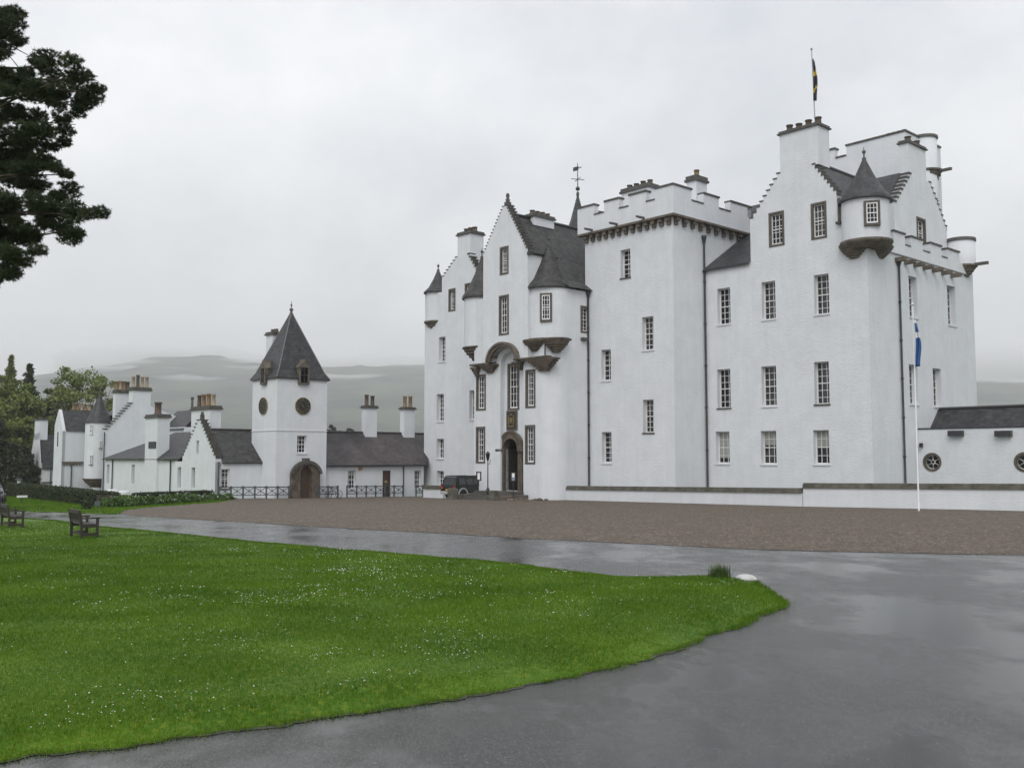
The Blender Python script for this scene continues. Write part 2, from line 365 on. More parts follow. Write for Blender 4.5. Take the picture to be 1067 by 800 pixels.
def wet_asphalt():
    m = bpy.data.materials.new('wet_asphalt'); m.use_nodes = True
    t = m.node_tree; n = t.nodes; l = t.links; p = n['Principled BSDF']; p.inputs['Specular IOR Level'].default_value = 0.46
    g = n.new('ShaderNodeNewGeometry')
    def nz(scale, det=5, ro=0.6, stretch=None):
        a = n.new('ShaderNodeTexNoise'); a.inputs['Scale'].default_value = scale; a.inputs['Detail'].default_value = det; a.inputs['Roughness'].default_value = ro
        if stretch:
            q = n.new('ShaderNodeMapping'); q.inputs['Scale'].default_value = stretch; l.new(g.outputs['Position'], q.inputs['Vector']); l.new(q.outputs['Vector'], a.inputs['Vector'])
        else: l.new(g.outputs['Position'], a.inputs['Vector'])
        return a.outputs['Fac']
    def rng_(s, a, b, c, d):
        r = n.new('ShaderNodeMapRange'); r.inputs[1].default_value = a; r.inputs[2].default_value = b; r.inputs[3].default_value = c; r.inputs[4].default_value = d
        l.new(s, r.inputs[0]); return r.outputs[0]
    vo = n.new('ShaderNodeTexVoronoi'); vo.inputs['Scale'].default_value = 155; l.new(g.outputs['Position'], vo.inputs['Vector'])
    big = nz(0.5, 8, 0.66, (1.0, 0.6, 1.0)); mid = nz(3.0, 5)
    cr = n.new('ShaderNodeValToRGB'); e = cr.color_ramp.elements
    e[0].position = 0.0; e[0].color = (0.009, 0.009, 0.010, 1); e[1].position = 0.90; e[1].color = (0.040, 0.039, 0.039, 1)
    q = e.new(0.955); q.color = (0.15, 0.148, 0.145, 1)
    sp = n.new('ShaderNodeSeparateColor'); l.new(vo.outputs['Color'], sp.inputs[0]); l.new(sp.outputs[0], cr.inputs['Fac'])
    mul = n.new('ShaderNodeMix'); mul.data_type = 'RGBA'; mul.blend_type = 'MULTIPLY'; mul.inputs[0].default_value = 1
    l.new(cr.outputs['Color'], mul.inputs[6]); l.new(rng_(big, 0.40, 0.62, 0.55, 1.2), mul.inputs[7]); l.new(mul.outputs[2], p.inputs['Base Color'])
    wet = rng_(big, 0.43, 0.57, 1.0, 0.0)                       # 1 = standing water
    rr = n.new('ShaderNodeMath'); rr.operation = 'MULTIPLY_ADD'; rr.inputs[1].default_value = -0.18; rr.inputs[2].default_value = 0.25
    l.new(wet, rr.inputs[0]); l.new(rr.outputs[0], p.inputs['Roughness'])
    inv = n.new('ShaderNodeMath'); inv.operation = 'MULTIPLY_ADD'; inv.inputs[1].default_value = -0.27; inv.inputs[2].default_value = 0.36; l.new(wet, inv.inputs[0])
    hs = n.new('ShaderNodeMath'); hs.operation = 'MULTIPLY_ADD'; hs.inputs[1].default_value = 0.6; l.new(vo.outputs['Distance'], hs.inputs[0]); l.new(mid, hs.inputs[2])
    bn = n.new('ShaderNodeBump'); bn.inputs['Distance'].default_value = 0.012; l.new(inv.outputs[0], bn.inputs['Strength']); l.new(hs.outputs[0], bn.inputs['Height'])
    l.new(bn.outputs['Normal'], p.inputs['Normal'])
    return m
def gravel_mat():
    m = bpy.data.materials.new('brown_gravel'); m.use_nodes = True
    t = m.node_tree; n = t.nodes; l = t.links; p = n['Principled BSDF']; p.inputs['Roughness'].default_value = 0.75
    g = n.new('ShaderNodeNewGeometry'); vo = n.new('ShaderNodeTexVoronoi'); vo.inputs['Scale'].default_value = 15; l.new(g.outputs['Position'], vo.inputs['Vector'])
    sp = n.new('ShaderNodeSeparateColor'); l.new(vo.outputs['Color'], sp.inputs[0])
    cr = n.new('ShaderNodeValToRGB'); e = cr.color_ramp.elements
    e[0].color = (0.036, 0.026, 0.016, 1); e[1].position = 0.92; e[1].color = (0.145, 0.108, 0.072, 1); q = e.new(0.985); q.color = (0.32, 0.28, 0.24, 1)
    l.new(sp.outputs[0], cr.inputs['Fac'])
    a = n.new('ShaderNodeTexNoise'); a.inputs['Scale'].default_value = 0.9; a.inputs['Detail'].default_value = 12; a.inputs['Roughness'].default_value = 0.75; l.new(g.outputs['Position'], a.inputs['Vector'])
    r = n.new('ShaderNodeMapRange'); r.inputs[1].default_value = 0.35; r.inputs[2].default_value = 0.65; r.inputs[3].default_value = 0.78; r.inputs[4].default_value = 1.15; l.new(a.outputs['Fac'], r.inputs[0])
    mul = n.new('ShaderNodeMix'); mul.data_type = 'RGBA'; mul.blend_type = 'MULTIPLY'; mul.inputs[0].default_value = 1
    l.new(cr.outputs['Color'], mul.inputs[6]); l.new(r.outputs[0], mul.inputs[7]); l.new(mul.outputs[2], p.inputs['Base Color'])
    bn = n.new('ShaderNodeBump'); bn.inputs['Strength'].default_value = 0.8; bn.inputs['Distance'].default_value = 0.03; l.new(vo.outputs['Distance'], bn.inputs['Height']); l.new(bn.outputs['Normal'], p.inputs['Normal'])
    return m
def jag(pts, amp, step=0.5):
    """densify a line and give it an uneven edge"""
    out = []
    for i in range(len(pts) - 1):
        a, b = Vector(pts[i]), Vector(pts[i + 1]); d = b - a; k = max(1, int(d.length / step)); nn = Vector((-d.y, d.x)).normalized()
        for j in range(k):
            q = a + d * (j / k); w = noise.noise(Vector((q.x * 1.3, q.y * 1.3, 0))) + 0.6 * noise.noise(Vector((q.x * 5.1, q.y * 5.1, 3))) + 0.45 * noise.noise(Vector((q.x * 14, q.y * 14, 6)))
            out.append(q + nn * (w * amp))
    out.append(Vector(pts[-1])); return out
ROAD_TOP = [(-260, 522), (-100, 528.5), (0, 532.3), (60, 533.8), (124, 535.8), (172, 539.4), (260, 544.4), (370, 551), (460, 555.5), (540, 560.5), (640, 565.2), (800, 573), (1067, 578.3), (1300, 584)]
top = G(*ROAD_TOP)
asphalt = wet_asphalt()
sheet('road', jag(top, 0.10, 0.8) + [Vector((60, top[-1].y)), Vector((60, -40)), Vector((-70, -40)), Vector((-70, top[0].y))], 0.0, asphalt)
gv = G((124, 535.8), (172, 539.4), (260, 544.4), (370, 551), (460, 555.5), (540, 560.5), (640, 565.2), (800, 573), (1067, 578.3), (1300, 584))
far = [wor(14, -7.0), wor(0, -7.0), wor(-20, 4), wor(-38, -5), wor(-47, -14)] + G((247, 519.5), (229, 523.4), (191, 526), (159, 528.3), (130, 531.5))
sheet('gravel_forecourt', jag(gv, 0.10, 0.8) + [Vector(p) for p in far], 0.006, gravel_mat())
LAWN = [(60, 543), (101, 548.7), (172, 555.3), (260, 564.7), (360, 573.5), (460, 582), (540, 589.5), (600, 597), (640, 602), (700, 603.5), (745, 602.5), (782, 606), (800, 614.5), (813, 626), (809, 633), (789, 646), (748, 658.5),
        (712, 676), (676, 686), (640, 694), (590, 706), (540, 716), (435, 734.6), (324, 750), (202, 767), (101, 783), (0, 795), (-120, 818)]
lw = [Vector((-30, 36.0)), ground(-60, 535).xy, ground(0, 538.8).xy] + G(*LAWN)
lw = jag(lw, 0.12, 0.07) + [Vector((-12, 2.5)), Vector((-30, 6))]
LP = np.array([[p.x, p.y] for p in lw])
def in_poly(P, Q):
    c = np.zeros(len(P), bool); n = len(Q)
    for i in range(n):
        a, b = Q[i], Q[(i + 1) % n]
        if a[1] == b[1]: continue
        k = (a[1] > P[:, 1]) != (b[1] > P[:, 1])
        c ^= k & (P[:, 0] < (b[0] - a[0]) * (P[:, 1] - a[1]) / (b[1] - a[1]) + a[0])
    return c
def edge_dist(P, Q):
    d = np.full(len(P), 1e9); n = len(Q)
    for i in range(n):
        a, b = Q[i], Q[(i + 1) % n]; ab = b - a; L2 = ab @ ab
        if L2 < 1e-12: continue
        t = np.clip(((P - a) @ ab) / L2, 0, 1); d = np.minimum(d, np.hypot(*(P - a - t[:, None] * ab).T))
    return d
def lawn_z(P, D):
    w = np.array([noise.noise(Vector((x * 0.5, y * 0.5, 2.0))) for x, y in P]) * 0.03
    e = np.clip(D / 0.45, 0, 1); e = e * e * (3 - 2 * e)
    return -SLOPE * P[:, 1] + 0.010 + e * (0.06 + w)
def grass_mat(name, a, b, c):
    m = mat(name, a, 0.6, 0, 0.6, 0, col2=b, spec=0.10, detail=9)
    t = m.node_tree; n = t.nodes; l = t.links; p = n['Principled BSDF']
    g = n.new('ShaderNodeNewGeometry'); q = n.new('ShaderNodeTexNoise'); q.inputs['Scale'].default_value = 17; q.inputs['Detail'].default_value = 3; l.new(g.outputs['Position'], q.inputs['Vector'])
    r = n.new('ShaderNodeMapRange'); r.inputs[1].default_value = 0.5; r.inputs[2].default_value = 0.75; l.new(q.outputs['Fac'], r.inputs[0])
    mxx = n.new('ShaderNodeMix'); mxx.data_type = 'RGBA'; l.new(r.outputs[0], mxx.inputs[0]); l.new(p.inputs['Base Color'].links[0].from_socket, mxx.inputs[6]); mxx.inputs[7].default_value = (*c, 1)
    l.new(mxx.outputs[2], p.inputs['Base Color'])
    return m
GM = grass_mat('lawn_grass', (0.088, 0.172, 0.009), (0.050, 0.118, 0.007), (0.145, 0.20, 0.02))
def lawn():
    pts = []
    y = 3.0
    while y < 36:
        st = 0.12 + 0.018 * max(0, y - 5); x = -30.0
        while x < 8: pts.append((x + random.uniform(-.3, .3) * st, y + random.uniform(-.3, .3) * st)); x += st * (1 if abs(x) < 0.7 * y + 2 else 5)
        y += st
    P = np.array(pts); P = P[in_poly(P, LP)]; P = P[edge_dist(P, LP) > 0.04]
    ring = np.array([p for p in LP]); A = np.vstack([ring, P]); n = len(ring)
    v, e, f, *_ = delaunay_2d_cdt([Vector(p) for p in A], [(i, (i + 1) % n) for i in range(n)], [], 1, 1e-6)
    V = np.array([[p.x, p.y] for p in v]); Z = lawn_z(V, edge_dist(V, LP))
    m = MB().add([(x, yy, z) for (x, yy), z in zip(V, Z)], [list(t) for t in f], True)
    tag(m.build('lawn', GM), kind='structure')
lawn()
def soil():
    """bare muddy rim between the turf and the road"""
    m = mat('muddy_rim', (0.070, 0.060, 0.040), 0.5, 0, 9, 0.6, 60, col2=(0.024, 0.026, 0.012))
    E = [Vector(p) for p in LP if p[1] > 4.0]; a = []; b = []
    for i in range(1, len(E) - 1):
        d = (E[i + 1] - E[i - 1]); 
        if d.length > 1.5: continue
        d.normalize(); nn = Vector((d.y, -d.x))
        w = 0.012 + 0.09 * max(0, noise.noise(Vector((E[i].x * 1.1, E[i].y * 1.1, 21))) + .1) + 0.05 * noise.noise(Vector((E[i].x * 9, E[i].y * 9, 2)))
        sgn = 1
        p = E[i] + nn * w
        if in_poly(np.array([[p.x, p.y]]), LP)[0]: p = E[i] - nn * w
        a.append(E[i] * 1.0); b.append(p)
    n = len(a); V = [(p.x, p.y, gz(p.y) + 0.008) for p in a] + [(p.x, p.y, gz(p.y) + 0.004) for p in b]
    tag(MB().add(V, [(i, i + 1, n + i + 1, n + i) for i in range(n - 1) if (a[i] - a[i + 1]).length < 0.6]).build('soil_rim', m), 'bare muddy rim along the edge of the lawn', 'soil', kind='stuff')
soil()
def sample(nwant, y0, y1, margin=1.05):
    out = []
    while len(out) < nwant:
        k = nwant * 2
        y = rng.uniform(y0, y1, k); x = rng.uniform(-0.56, 0.32, k) * y * margin - 0.3
        P = np.stack([x, y], 1); P = P[in_poly(P, LP)]
        out = P if len(out) == 0 else np.vstack([out, P])
    return out[:nwant]
def fast_mesh(name, V, faces_n, m, nv):
    """V: (k*nv,3) vertices, k faces of nv corners each"""
    me = bpy.data.meshes.new(name); k = len(V) // nv
    me.vertices.add(len(V)); me.vertices.foreach_set('co', V.astype(np.float32).ravel())
    me.loops.add(k * nv); me.loops.foreach_set('vertex_index', np.arange(k * nv, dtype=np.int32))
    me.polygons.add(k); me.polygons.foreach_set('loop_start', np.arange(0, k * nv, nv, dtype=np.int32))
    me.update(calc_edges=True); me.materials.append(m)
    o = bpy.data.objects.new(name, me); COL.objects.link(o); return o
def blades():
    out = []; cnt = 0
    while cnt < 520000:
        k = 400000; y = 4.2 * (36 / 4.2) ** rng.random(k); x = rng.uniform(-0.60, 0.34, k) * y - 0.3
        P = np.stack([x, y], 1); P = P[in_poly(P, LP)]; out.append(P); cnt += len(P)
    Ps = np.vstack(out)[:520000]
    # ragged fringe hanging over the edge of the lawn
    E = np.array([p for p in LP if p[1] > 4.5]); sel = rng.integers(0, len(E) - 1, 60000); f = rng.random(60000)[:, None]
    Q = E[sel] * (1 - f) + E[sel + 1] * f; Q = Q[np.hypot(*(E[sel + 1] - E[sel]).T) < 1.0]
    cl = np.array([noise.noise(Vector((a * 2.7, b * 2.7, 4))) + .6 * noise.noise(Vector((a * 9, b * 9, 9))) for a, b in Q])
    k_ = cl > -.3; Q = Q[k_] + rng.normal(size=Q[k_].shape) * (0.03 + 0.05 * np.clip(cl[k_], 0, 1))[:, None]; Ps = np.vstack([Ps, Q])
    # fringe along the near edge
    D = edge_dist(Ps, LP); D = np.where(in_poly(Ps, LP), D, 0); Z = lawn_z(Ps, D)
    k = len(Ps); a = rng.uniform(0, 2 * math.pi, k)
    wv = np.array([noise.noise(Vector((x * 0.9, y * 0.9, 7))) for x, y in Ps])
    sc = np.clip(Ps[:, 1] / 9.0, 0.8, 2.2)
    h = (0.017 + 0.017 * rng.random(k) + 0.012 * wv) * np.clip(sc, 0.9, 1.5); h = np.where(D < 0.10, h * 1.05, h)
    w = 0.0028 * sc * rng.uniform(0.7, 1.3, k)
    lean = rng.uniform(0.1, 0.9, k) * h; la = rng.uniform(0, 2 * math.pi, k)
    c = np.stack([Ps[:, 0], Ps[:, 1], Z - 0.006], 1)
    dx = np.stack([np.cos(a) * w, np.sin(a) * w, 0 * w], 1)
    tip = c + np.stack([np.cos(la) * lean, np.sin(la) * lean, h], 1)
    V = np.stack([c - dx, c + dx, tip], 1).reshape(-1, 3)
    tag(fast_mesh('grass', V, 3, GM, 3), 'short green grass of the daisy lawn', 'grass', kind='stuff')
blades()
def daisies():
    P = np.vstack([sample(9000, 5, 9), sample(26000, 9, 17), sample(12000, 17, 34)])
    d = np.array([0.6 * noise.noise(Vector((x * 0.22, y * 0.35, 11))) + 0.5 * noise.noise(Vector((x * 0.9, y * 1.4, 5))) + 0.3 * noise.noise(Vector((x * 3, y * 3, 1))) for x, y in P])
    keep = rng.random(len(P)) < np.clip((d - 0.10) * 1.1, 0.02, 0.6) * np.clip((P[:, 1] - 5) / 5, 0.15, 1)
    P = P[keep]; D = edge_dist(P, LP); P = P[D > 0.2]; Z = lawn_z(P, edge_dist(P, LP)) + rng.uniform(0.03, 0.05, len(P))
    k = len(P); r = rng.uniform(0.0045, 0.0085, k) * np.clip(P[:, 1] / 13, 0.75, 1.3)
    V = np.zeros((k, 6, 3)); tx = rng.uniform(-.5, .3, k); ty = rng.uniform(-.5, .5, k)
    for i in range(6):
        q = 2 * math.pi * i / 6; V[:, i, 0] = P[:, 0] + r * math.cos(q); V[:, i, 1] = P[:, 1] + r * math.sin(q); V[:, i, 2] = Z + r * (tx * -math.sin(q) + ty * math.cos(q))
    o = fast_mesh('daisies', V.reshape(-1, 3), 6, mat('daisy_white', (0.66, 0.66, 0.62), 0.7, 0.25, 9), 6)
    tag(o, 'tiny white daisies sprinkled over the lawn', 'daisies', kind='stuff')
daisies()
# grass verge across the road and the far grass
vg = G((-260, 522), (-100, 528.5), (0, 532.3), (60, 533.8), (124, 535.8), (130, 531.5), (159, 528.3), (191, 526), (229, 523.4), (247, 519.5)) + [Vector((-24, 86)), Vector((-52, 105)), Vector((-75, 100))]
sheet('verge', [Vector(p) for p in vg], 0.010, GM)
def verge_grass():
    Q = np.array([[p.x, p.y] for p in vg]); P = np.stack([rng.uniform(-60, -18, 400000), rng.uniform(44, 100, 400000)], 1); P = P[in_poly(P, Q)][:110000]; k = len(P)
    a = rng.uniform(0, 6.28, k); h = rng.uniform(.04, .11, k); w = .02 * rng.uniform(.7, 1.3, k); c = np.stack([P[:, 0], P[:, 1], -SLOPE * P[:, 1] + .008], 1)
    dx = np.stack([np.cos(a) * w, np.sin(a) * w, 0 * w], 1); tip = c + np.stack([rng.normal(size=k) * .04, rng.normal(size=k) * .04, h], 1)
    tag(fast_mesh('verge_grass', np.stack([c - dx, c + dx, tip], 1).reshape(-1, 3), 3, GM, 3), 'longer grass on the bank between the road and the hedge', 'grass', kind='stuff')
verge_grass()

def hill_h(X):
    pts = [(-2500, 60), (-1300, 60), (-800, 88), (-640, 128), (-560, 152), (-500, 163), (-430, 165), (-330, 152), (-260, 148), (-150, 150), (0, 146), (200, 150), (450, 135), (650, 128), (800, 120), (1200, 150), (2500, 170)]
    for (a, ha), (b, hb) in zip(pts[:-1], pts[1:]):
        if a <= X <= b: t = (X - a) / (b - a); t = t * t * (3 - 2 * t); return ha + (hb - ha) * t
    return 140
def hills():
    xs = np.linspace(-8000, 8000, 501); ts = np.linspace(0, 1, 40)
    v = []
    for t in ts:
        for x in xs:
            y = 1500 + t * 4250
            prof = math.sin(min(t / 0.78, 1) * math.pi / 2) ** 1.25 * (1 - max(0, t - 0.78) * 1.2)
            z = gz(999) - 2 + (hill_h(x / 2.75) * 2.78 + 3) * prof + 24 * prof * noise.noise(Vector((x * 0.0018, y * 0.0018, 0))) + 14 * prof * noise.noise(Vector((x * 0.007, y * 0.007, 5))) + 7 * prof * noise.noise(Vector((x * 0.03, y * 0.03, 8)))
            v.append((x, y, z))
    n = len(xs)
    m = MB().add(v, [(j * n + i, j * n + i + 1, (j + 1) * n + i + 1, (j + 1) * n + i) for j in range(len(ts) - 1) for i in range(n - 1)], True)
    hm = mat('wooded_hillside', (0.055, 0.075, 0.045), 0.95, 0, 0.0045, 1.0, 0.03, col2=(0.010, 0.018, 0.014), lo=0.44, hi=0.56, detail=12)
    tag(m.build('hills', hm), kind='structure')
hills()
def haze():
    m = bpy.data.materials.new('haze_air'); m.use_nodes = True; n = m.node_tree.nodes; l = m.node_tree.links
    n.remove(n['Principled BSDF']); pv = n.new('ShaderNodeVolumePrincipled'); pv.inputs['Color'].default_value = (0.985, 0.99, 1.0, 1); pv.inputs['Density'].default_value = HAZE
    pv.inputs['Anisotropy'].default_value = 0.0
    l.new(pv.outputs['Volume'], n['Material Output'].inputs['Volume'])
    o = MB().box(-10100, 10100, -80, 10100, -4, 640).build('haze', m)
    tag(o, 'pale rain mist filling the valley', 'mist', kind='stuff')
HAZE = 0.00024
haze()

def wisps():
    """thin scraps of low cloud lying on the hillside"""
    m = bpy.data.materials.new('cloud_scrap'); m.use_nodes = True; n = m.node_tree.nodes; l = m.node_tree.links
    n.remove(n['Principled BSDF']); pv = n.new('ShaderNodeVolumePrincipled'); pv.inputs['Color'].default_value = (1, 1, 1, 1); pv.inputs['Density'].default_value = 0.0062
    l.new(pv.outputs['Volume'], n['Material Output'].inputs['Volume']); b = MB()
    for px, py, Y, rx, rz in ((150, 393, 3300, 290, 36), (190, 400, 3000, 190, 24), (240, 390, 3500, 260, 30), (118, 384, 3500, 220, 40), (350, 398, 3200, 240, 24), (120, 374, 3900, 260, 60), (160, 369, 3800, 170, 34), (215, 371, 3900, 200, 40), (290, 379, 3700, 260, 34), (395, 379, 3800, 260, 36), (1040, 382, 3600, 300, 60), (1075, 376, 3300, 420, 60)):
        c = at(px, py, Y); b = MB(); b.sphere((0, 0, 0), 1.0, 24)
        b.v = [(c.x + x * rx * (1 + .3 * noise.noise(Vector((x * 2, y * 2, z * 2 + px)))), c.y + y * 160, c.z + z * rz * (1 + .5 * noise.noise(Vector((x * 3, y * 3, px))))) for x, y, z in b.v]
        tag(b.build('mist_scrap', m), 'scraps of white mist lying across the hillside', 'mist', kind='stuff')
wisps()

# ------------------------------------------------------------------ the castle
A0 = PA(0.0); B0 = PB(0.0)
x735 = A0.s(735.5, 400)
yT = PB(x735).s(703, 420)                 # tower front
pT = PA(yT); pTr = PB(x735)
xJ = pT.s(614, 430)
yE = PB(xJ).s(576, 440)                   # entrance front
pE = PA(yE); xE = xJ
x494 = pE.s(494, 440)
yL = yT; pL = PA(yL); xLL = pL.s(442, 440)
castle = cthing('white_castle', 'tall white harled baronial castle with stepped gables, battlemented tower and corner turrets', 'castle', -10.0, 4.0)
HB = B0.s(1017.5, 400)                    # depth of the right face
def wmb(name, mb, m='wall', par=None): return mb.build(name, M[m], par or castle)

def right_block():
    zt = A0.z(908, 203)
    H = []
    ww = lambda *a, **k: window(castle, A0, *a, holes=H, **k)
    ww(848.3, 863.8, 285.8, 327.3, rows=6); ww(793.7, 808, 293.3, 332.6, rows=6); ww(747.5, 761, 300.2, 337.8, rows=6)
    ww(848.5, 864, 376.8, 421, rows=6); ww(793.6, 809, 381.4, 423.1, rows=6); ww(747.5, 761.1, 384.6, 425, rows=6)
    ww(847.6, 864, 448, 483.5, rows=4, blind=0.45); ww(793, 809, 448.8, 483.5, rows=4, blind=0.4); ww(746, 760.2, 449.5, 482.8, rows=4, blind=0.8)
    ww(803.2, 815.2, 223, 254.5, rows=5, surround=True, recess=0.18); ww(847.3, 859.2, 213.2, 246.7, rows=5, surround=True, recess=0.18)
    ze = A0.z(760, 276.5)
    l0 = A0.hit(781.6, 233); l1 = A0.hit(813.2, 180.6); r0 = A0.hit(871.5, 203); r1 = A0.hit(846, 172)
    xm = (A0.s(812.8, 160) + A0.s(852.6, 160)) / 2
    sx0, sx1 = A0.s(812.6, 160), A0.s(852.6, 160)
    zs = l1[1]; zr = r1[1]
    poly = [(x735, BASE), (0, BASE), (0, zt), (r0[0], zt), (r0[0], r0[1])]
    rs = steps(r0, r1, 8); ls = steps(l0, l1, 9)
    poly += rs + [(sx1 - 0.002 if sx1 < r1[0] else r1[0], rs[-1][1])]
    poly = [p for i, p in enumerate(poly) if i == 0 or (Vector(p) - Vector(poly[i - 1])).length > 1e-4]
    poly += list(reversed(ls)) + [(l0[0], l0[1]), (l0[0], ze), (x735, ze)]
    wmb('front_wall', MB().panel(A0, poly, H, 0.5))
    # gable thickness and step stones
    g = MB().prism(A0, [(l0[0], ze), (r0[0], ze - 0.0)] + [(r0[0], r0[1])] + rs + list(reversed(ls)) + [(l0[0], l0[1])], 0.62, 0.66)
    for seq in ([(l0[0], ze), (l0[0], l0[1])] + ls, [(r0[0], zt), (r0[0], r0[1])] + rs):
        g.add([A0.P(a, z, 0) for a, z in seq] + [A0.P(a, z, 0.62) for a, z in seq], [(i, i + 1, len(seq) + i + 1, len(seq) + i) for i in range(len(seq) - 1)])
    wmb('gable', g)
    for q_ in ((l0, l1, 9), (r0, r1, 8)):
        c = MB(); step_caps(c, A0, *q_, 0, 0.62); c.build('crow_steps', M['cope'], castle)
    ztop = A0.z(830, 136.5)
    chimney(castle, sx0, sx1, 0.003, 1.5, zs + 0.003, ztop, 4, 'x', 'pot_dark', 0.55, 0.24)
    # gable roof running back
    zap = l0[1] + (xm - l0[0]) * (l1[1] - l0[1]) / (l1[0] - l0[0]) - 0.5
    zap2 = r0[1] + (xm - r0[0]) * (r1[1] - r0[1]) / (r1[0] - r0[0]) - 0.5
    zap = min(zap, zap2); e = 0.15
    yb = 9.5
    def slope(mb, x0, z0, x1, z1, ya, yb, t=0.12): mb.add([(x0, ya, z0), (x1, ya, z1), (x1, yb, z1), (x0, yb, z0), (x0, ya, z0 - t), (x1, ya, z1 - t), (x1, yb, z1 - t), (x0, yb, z0 - t)],
        [(0, 1, 2, 3), (4, 5, 6, 7), (0, 1, 5, 4), (2, 3, 7, 6), (1, 2, 6, 5), (0, 3, 7, 4)])
    rf = MB(); slope(rf, l0[0] + e, l0[1] - 0.35, xm, zap, 0.63, yb); slope(rf, xm, zap, r0[0], r0[1] - 0.7, 0.63, yb)
    rf.build('roof', M['slate'], castle)
    MB().box(xm - 0.12, xm + 0.12, 0.64, yb, zap - 0.08, zap + 0.06).build('ridge', M['lead'], castle)
    LT = pTr.hit(775, 246)
    # lean-to roof between the tower and the gable
    rf = MB(); rf.add([(x735 + 0.02, -0.25, ze - 0.06), (l0[0] - 0.003, -0.25, ze - 0.06), (l0[0] - 0.003, LT[0], LT[1]), (x735 + 0.02, LT[0], LT[1]), (x735 + 0.02, -0.25, ze - 0.2), (l0[0] - 0.003, -0.25, ze - 0.2)], [(0, 1, 2, 3), (0, 1, 5, 4)])
    rf.build('roof', M['slate'], castle)
    wmb('gable_side', MB().box(l0[0], l0[0] + 0.3, 0.7, 9, ze - 1, l0[1] - 0.3))
    # right face
    H2 = []
    w2 = lambda *a, **k: window(castle, B0, *a, holes=H2, **k)
    w2(947.2, 955.8, 288.4, 330.5, cols=3, rows=6); w2(987.3, 995.6, 298.2, 338.8, cols=3, rows=6)
    w2(947.5, 956.5, 380, 421, cols=3, rows=6); w2(972.4, 981, 384, 423.5, cols=3, rows=6)
    zp = B0.z(960, 262)                                     # crenel floor level
    wmb('side_wall', MB().panel(B0, [(0, BASE), (HB, BASE), (HB, zp), (2.2, zp), (2.2, zt), (0, zt)], H2, 0.5))
    wmb('back_wall', MB().box(-22, -0.02, HB - 0.02, HB, BASE, zp).box(x735, -0.5, 6.5, 6.6, BASE, zt - 1))
    # parapet on the right face
    m = MB(); mt = MB(); zm = zp + 0.72
    ya, yb2 = 1.6, HB - 1.0; pts = []
    m.box(-0.55, 0.16, ya, yb2, zp - 0.75, zp)
    nm = 4; L_ = (yb2 - ya); pitch = L_ / (nm - 0.35)
    mer = [(B0.s(929, 250), B0.s(940.5, 250)), (B0.s(947, 255), B0.s(959, 255)), (B0.s(967, 258), B0.s(978.5, 258)), (B0.s(985, 262), B0.s(997, 262))]
    for a, b in mer:
        m.box(-0.55, 0.16, a, b, zp + 0.002, zm); mt.box(-0.62, 0.24, a - 0.06, b + 0.06, zm + 0.002, zm + 0.12)
    prev = ya
    for a, b in mer[1:] + [(yb2, yb2)]:
        pass
    edges = [(mer[i][1], mer[i + 1][0]) for i in range(3)]
    for a, b in edges: mt.box(-0.58, 0.2, a + 0.07, b - 0.07, zp + 0.002, zp + 0.08)
    wmb('parapet', m); mt.build('parapet_cope', M['cope'], castle)
    for i in range(7):
        px = 937.5 + i * 9.6; s = B0.s(px - 4, 272 + 2.6 * i)
        z = B0.z(px - 4, 271 + 2.75 * i)
        MB().box(0.004, 0.72, s - 0.17, s + 0.17, z - 0.13, z + 0.13).build('stone_spout', M['stone'] if i != 4 else M['stone_brown'], castle)
    # set back right-hand gable
    pg = PB(-1.0)
    a0 = pg.hit(931.5, 215); a1 = pg.hit(949, 182); b0 = pg.hit(986.5, 241); b1 = pg.hit(968, 190)
    k0, k1 = pg.s(946.5, 165), pg.s(964.5, 165)
    zl = min(a1[1], b1[1])
    Hg = []
    window(castle, pg, 956.2, 963.6, 229.5, 255.5, cols=2, rows=5, surround=True, recess=0.2, holes=Hg)
    s1 = steps(a0, (a1[0], zl), 8); s2 = steps(b0, (b1[0], zl), 9)
    poly = [(a0[0], zp - 0.6), (b0[0], zp - 0.6), (b0[0], b0[1])] + s2 + list(reversed(s1)) + [(a0[0], a0[1])]
    wmb('gable', MB().panel(pg, poly, Hg, 0.3, thick=0.6))
    c = MB(); step_caps(c, pg, a0, (a1[0], zl), 8, 0, 0.6, 0.12, 0.08); c.build('crow_steps', M['cope'], castle); c = MB(); step_caps(c, pg, b0, (b1[0], zl), 9, 0, 0.6); c.build('crow_steps', M['cope'], castle)
    zc = pg.z(950, 150.5)
    pw = PA(k0); wx = pw.s(937.3, 165)
    chimney(castle, wx, -1.0 + 0.004, k0, k1, zl - 1.5, zc, 2, 'y', 'pot_dark', 0.4, 0.24)
    ym = (k0 + k1) / 2
    zri = min(a0[1] + (ym - a0[0]) * (zl - a0[1]) / (a1[0] - a0[0]), b0[1] + (ym - b0[0]) * (zl - b0[1]) / (b1[0] - b0[0])) - 0.5
    rf = MB(); rf.add([(-1.6, a0[0] + .1, a0[1] - .45), (-1.6, ym, zri), (-16, ym, zri), (-16, a0[0] + .1, a0[1] - .45)], [(0, 1, 2, 3)])
    rf.add([(-1.6, b0[0] - .1, b0[1] - .45), (-1.6, ym, zri), (-16, ym, zri), (-16, b0[0] - .1, b0[1] - .45)], [(0, 1, 2, 3)])
    rf.build('roof', M['slate'], castle)
    wmb('inner_wall', MB().box(-15, -1.7, a0[0] + 0.12, b0[0] - 0.12, zp - 3, a0[1] - 0.5))
    # back tower with battlements
    yk = k1 + 0.9; pk = PA(yk); xk = pk.s(943.4, 150)
    zk = pk.z(943, 137); xk0 = pk.s(838, 150) + 6; zlow = zk - 1.15
    zc1 = pk.z(876, 159.5); zt1 = pk.z(876, 150.5)
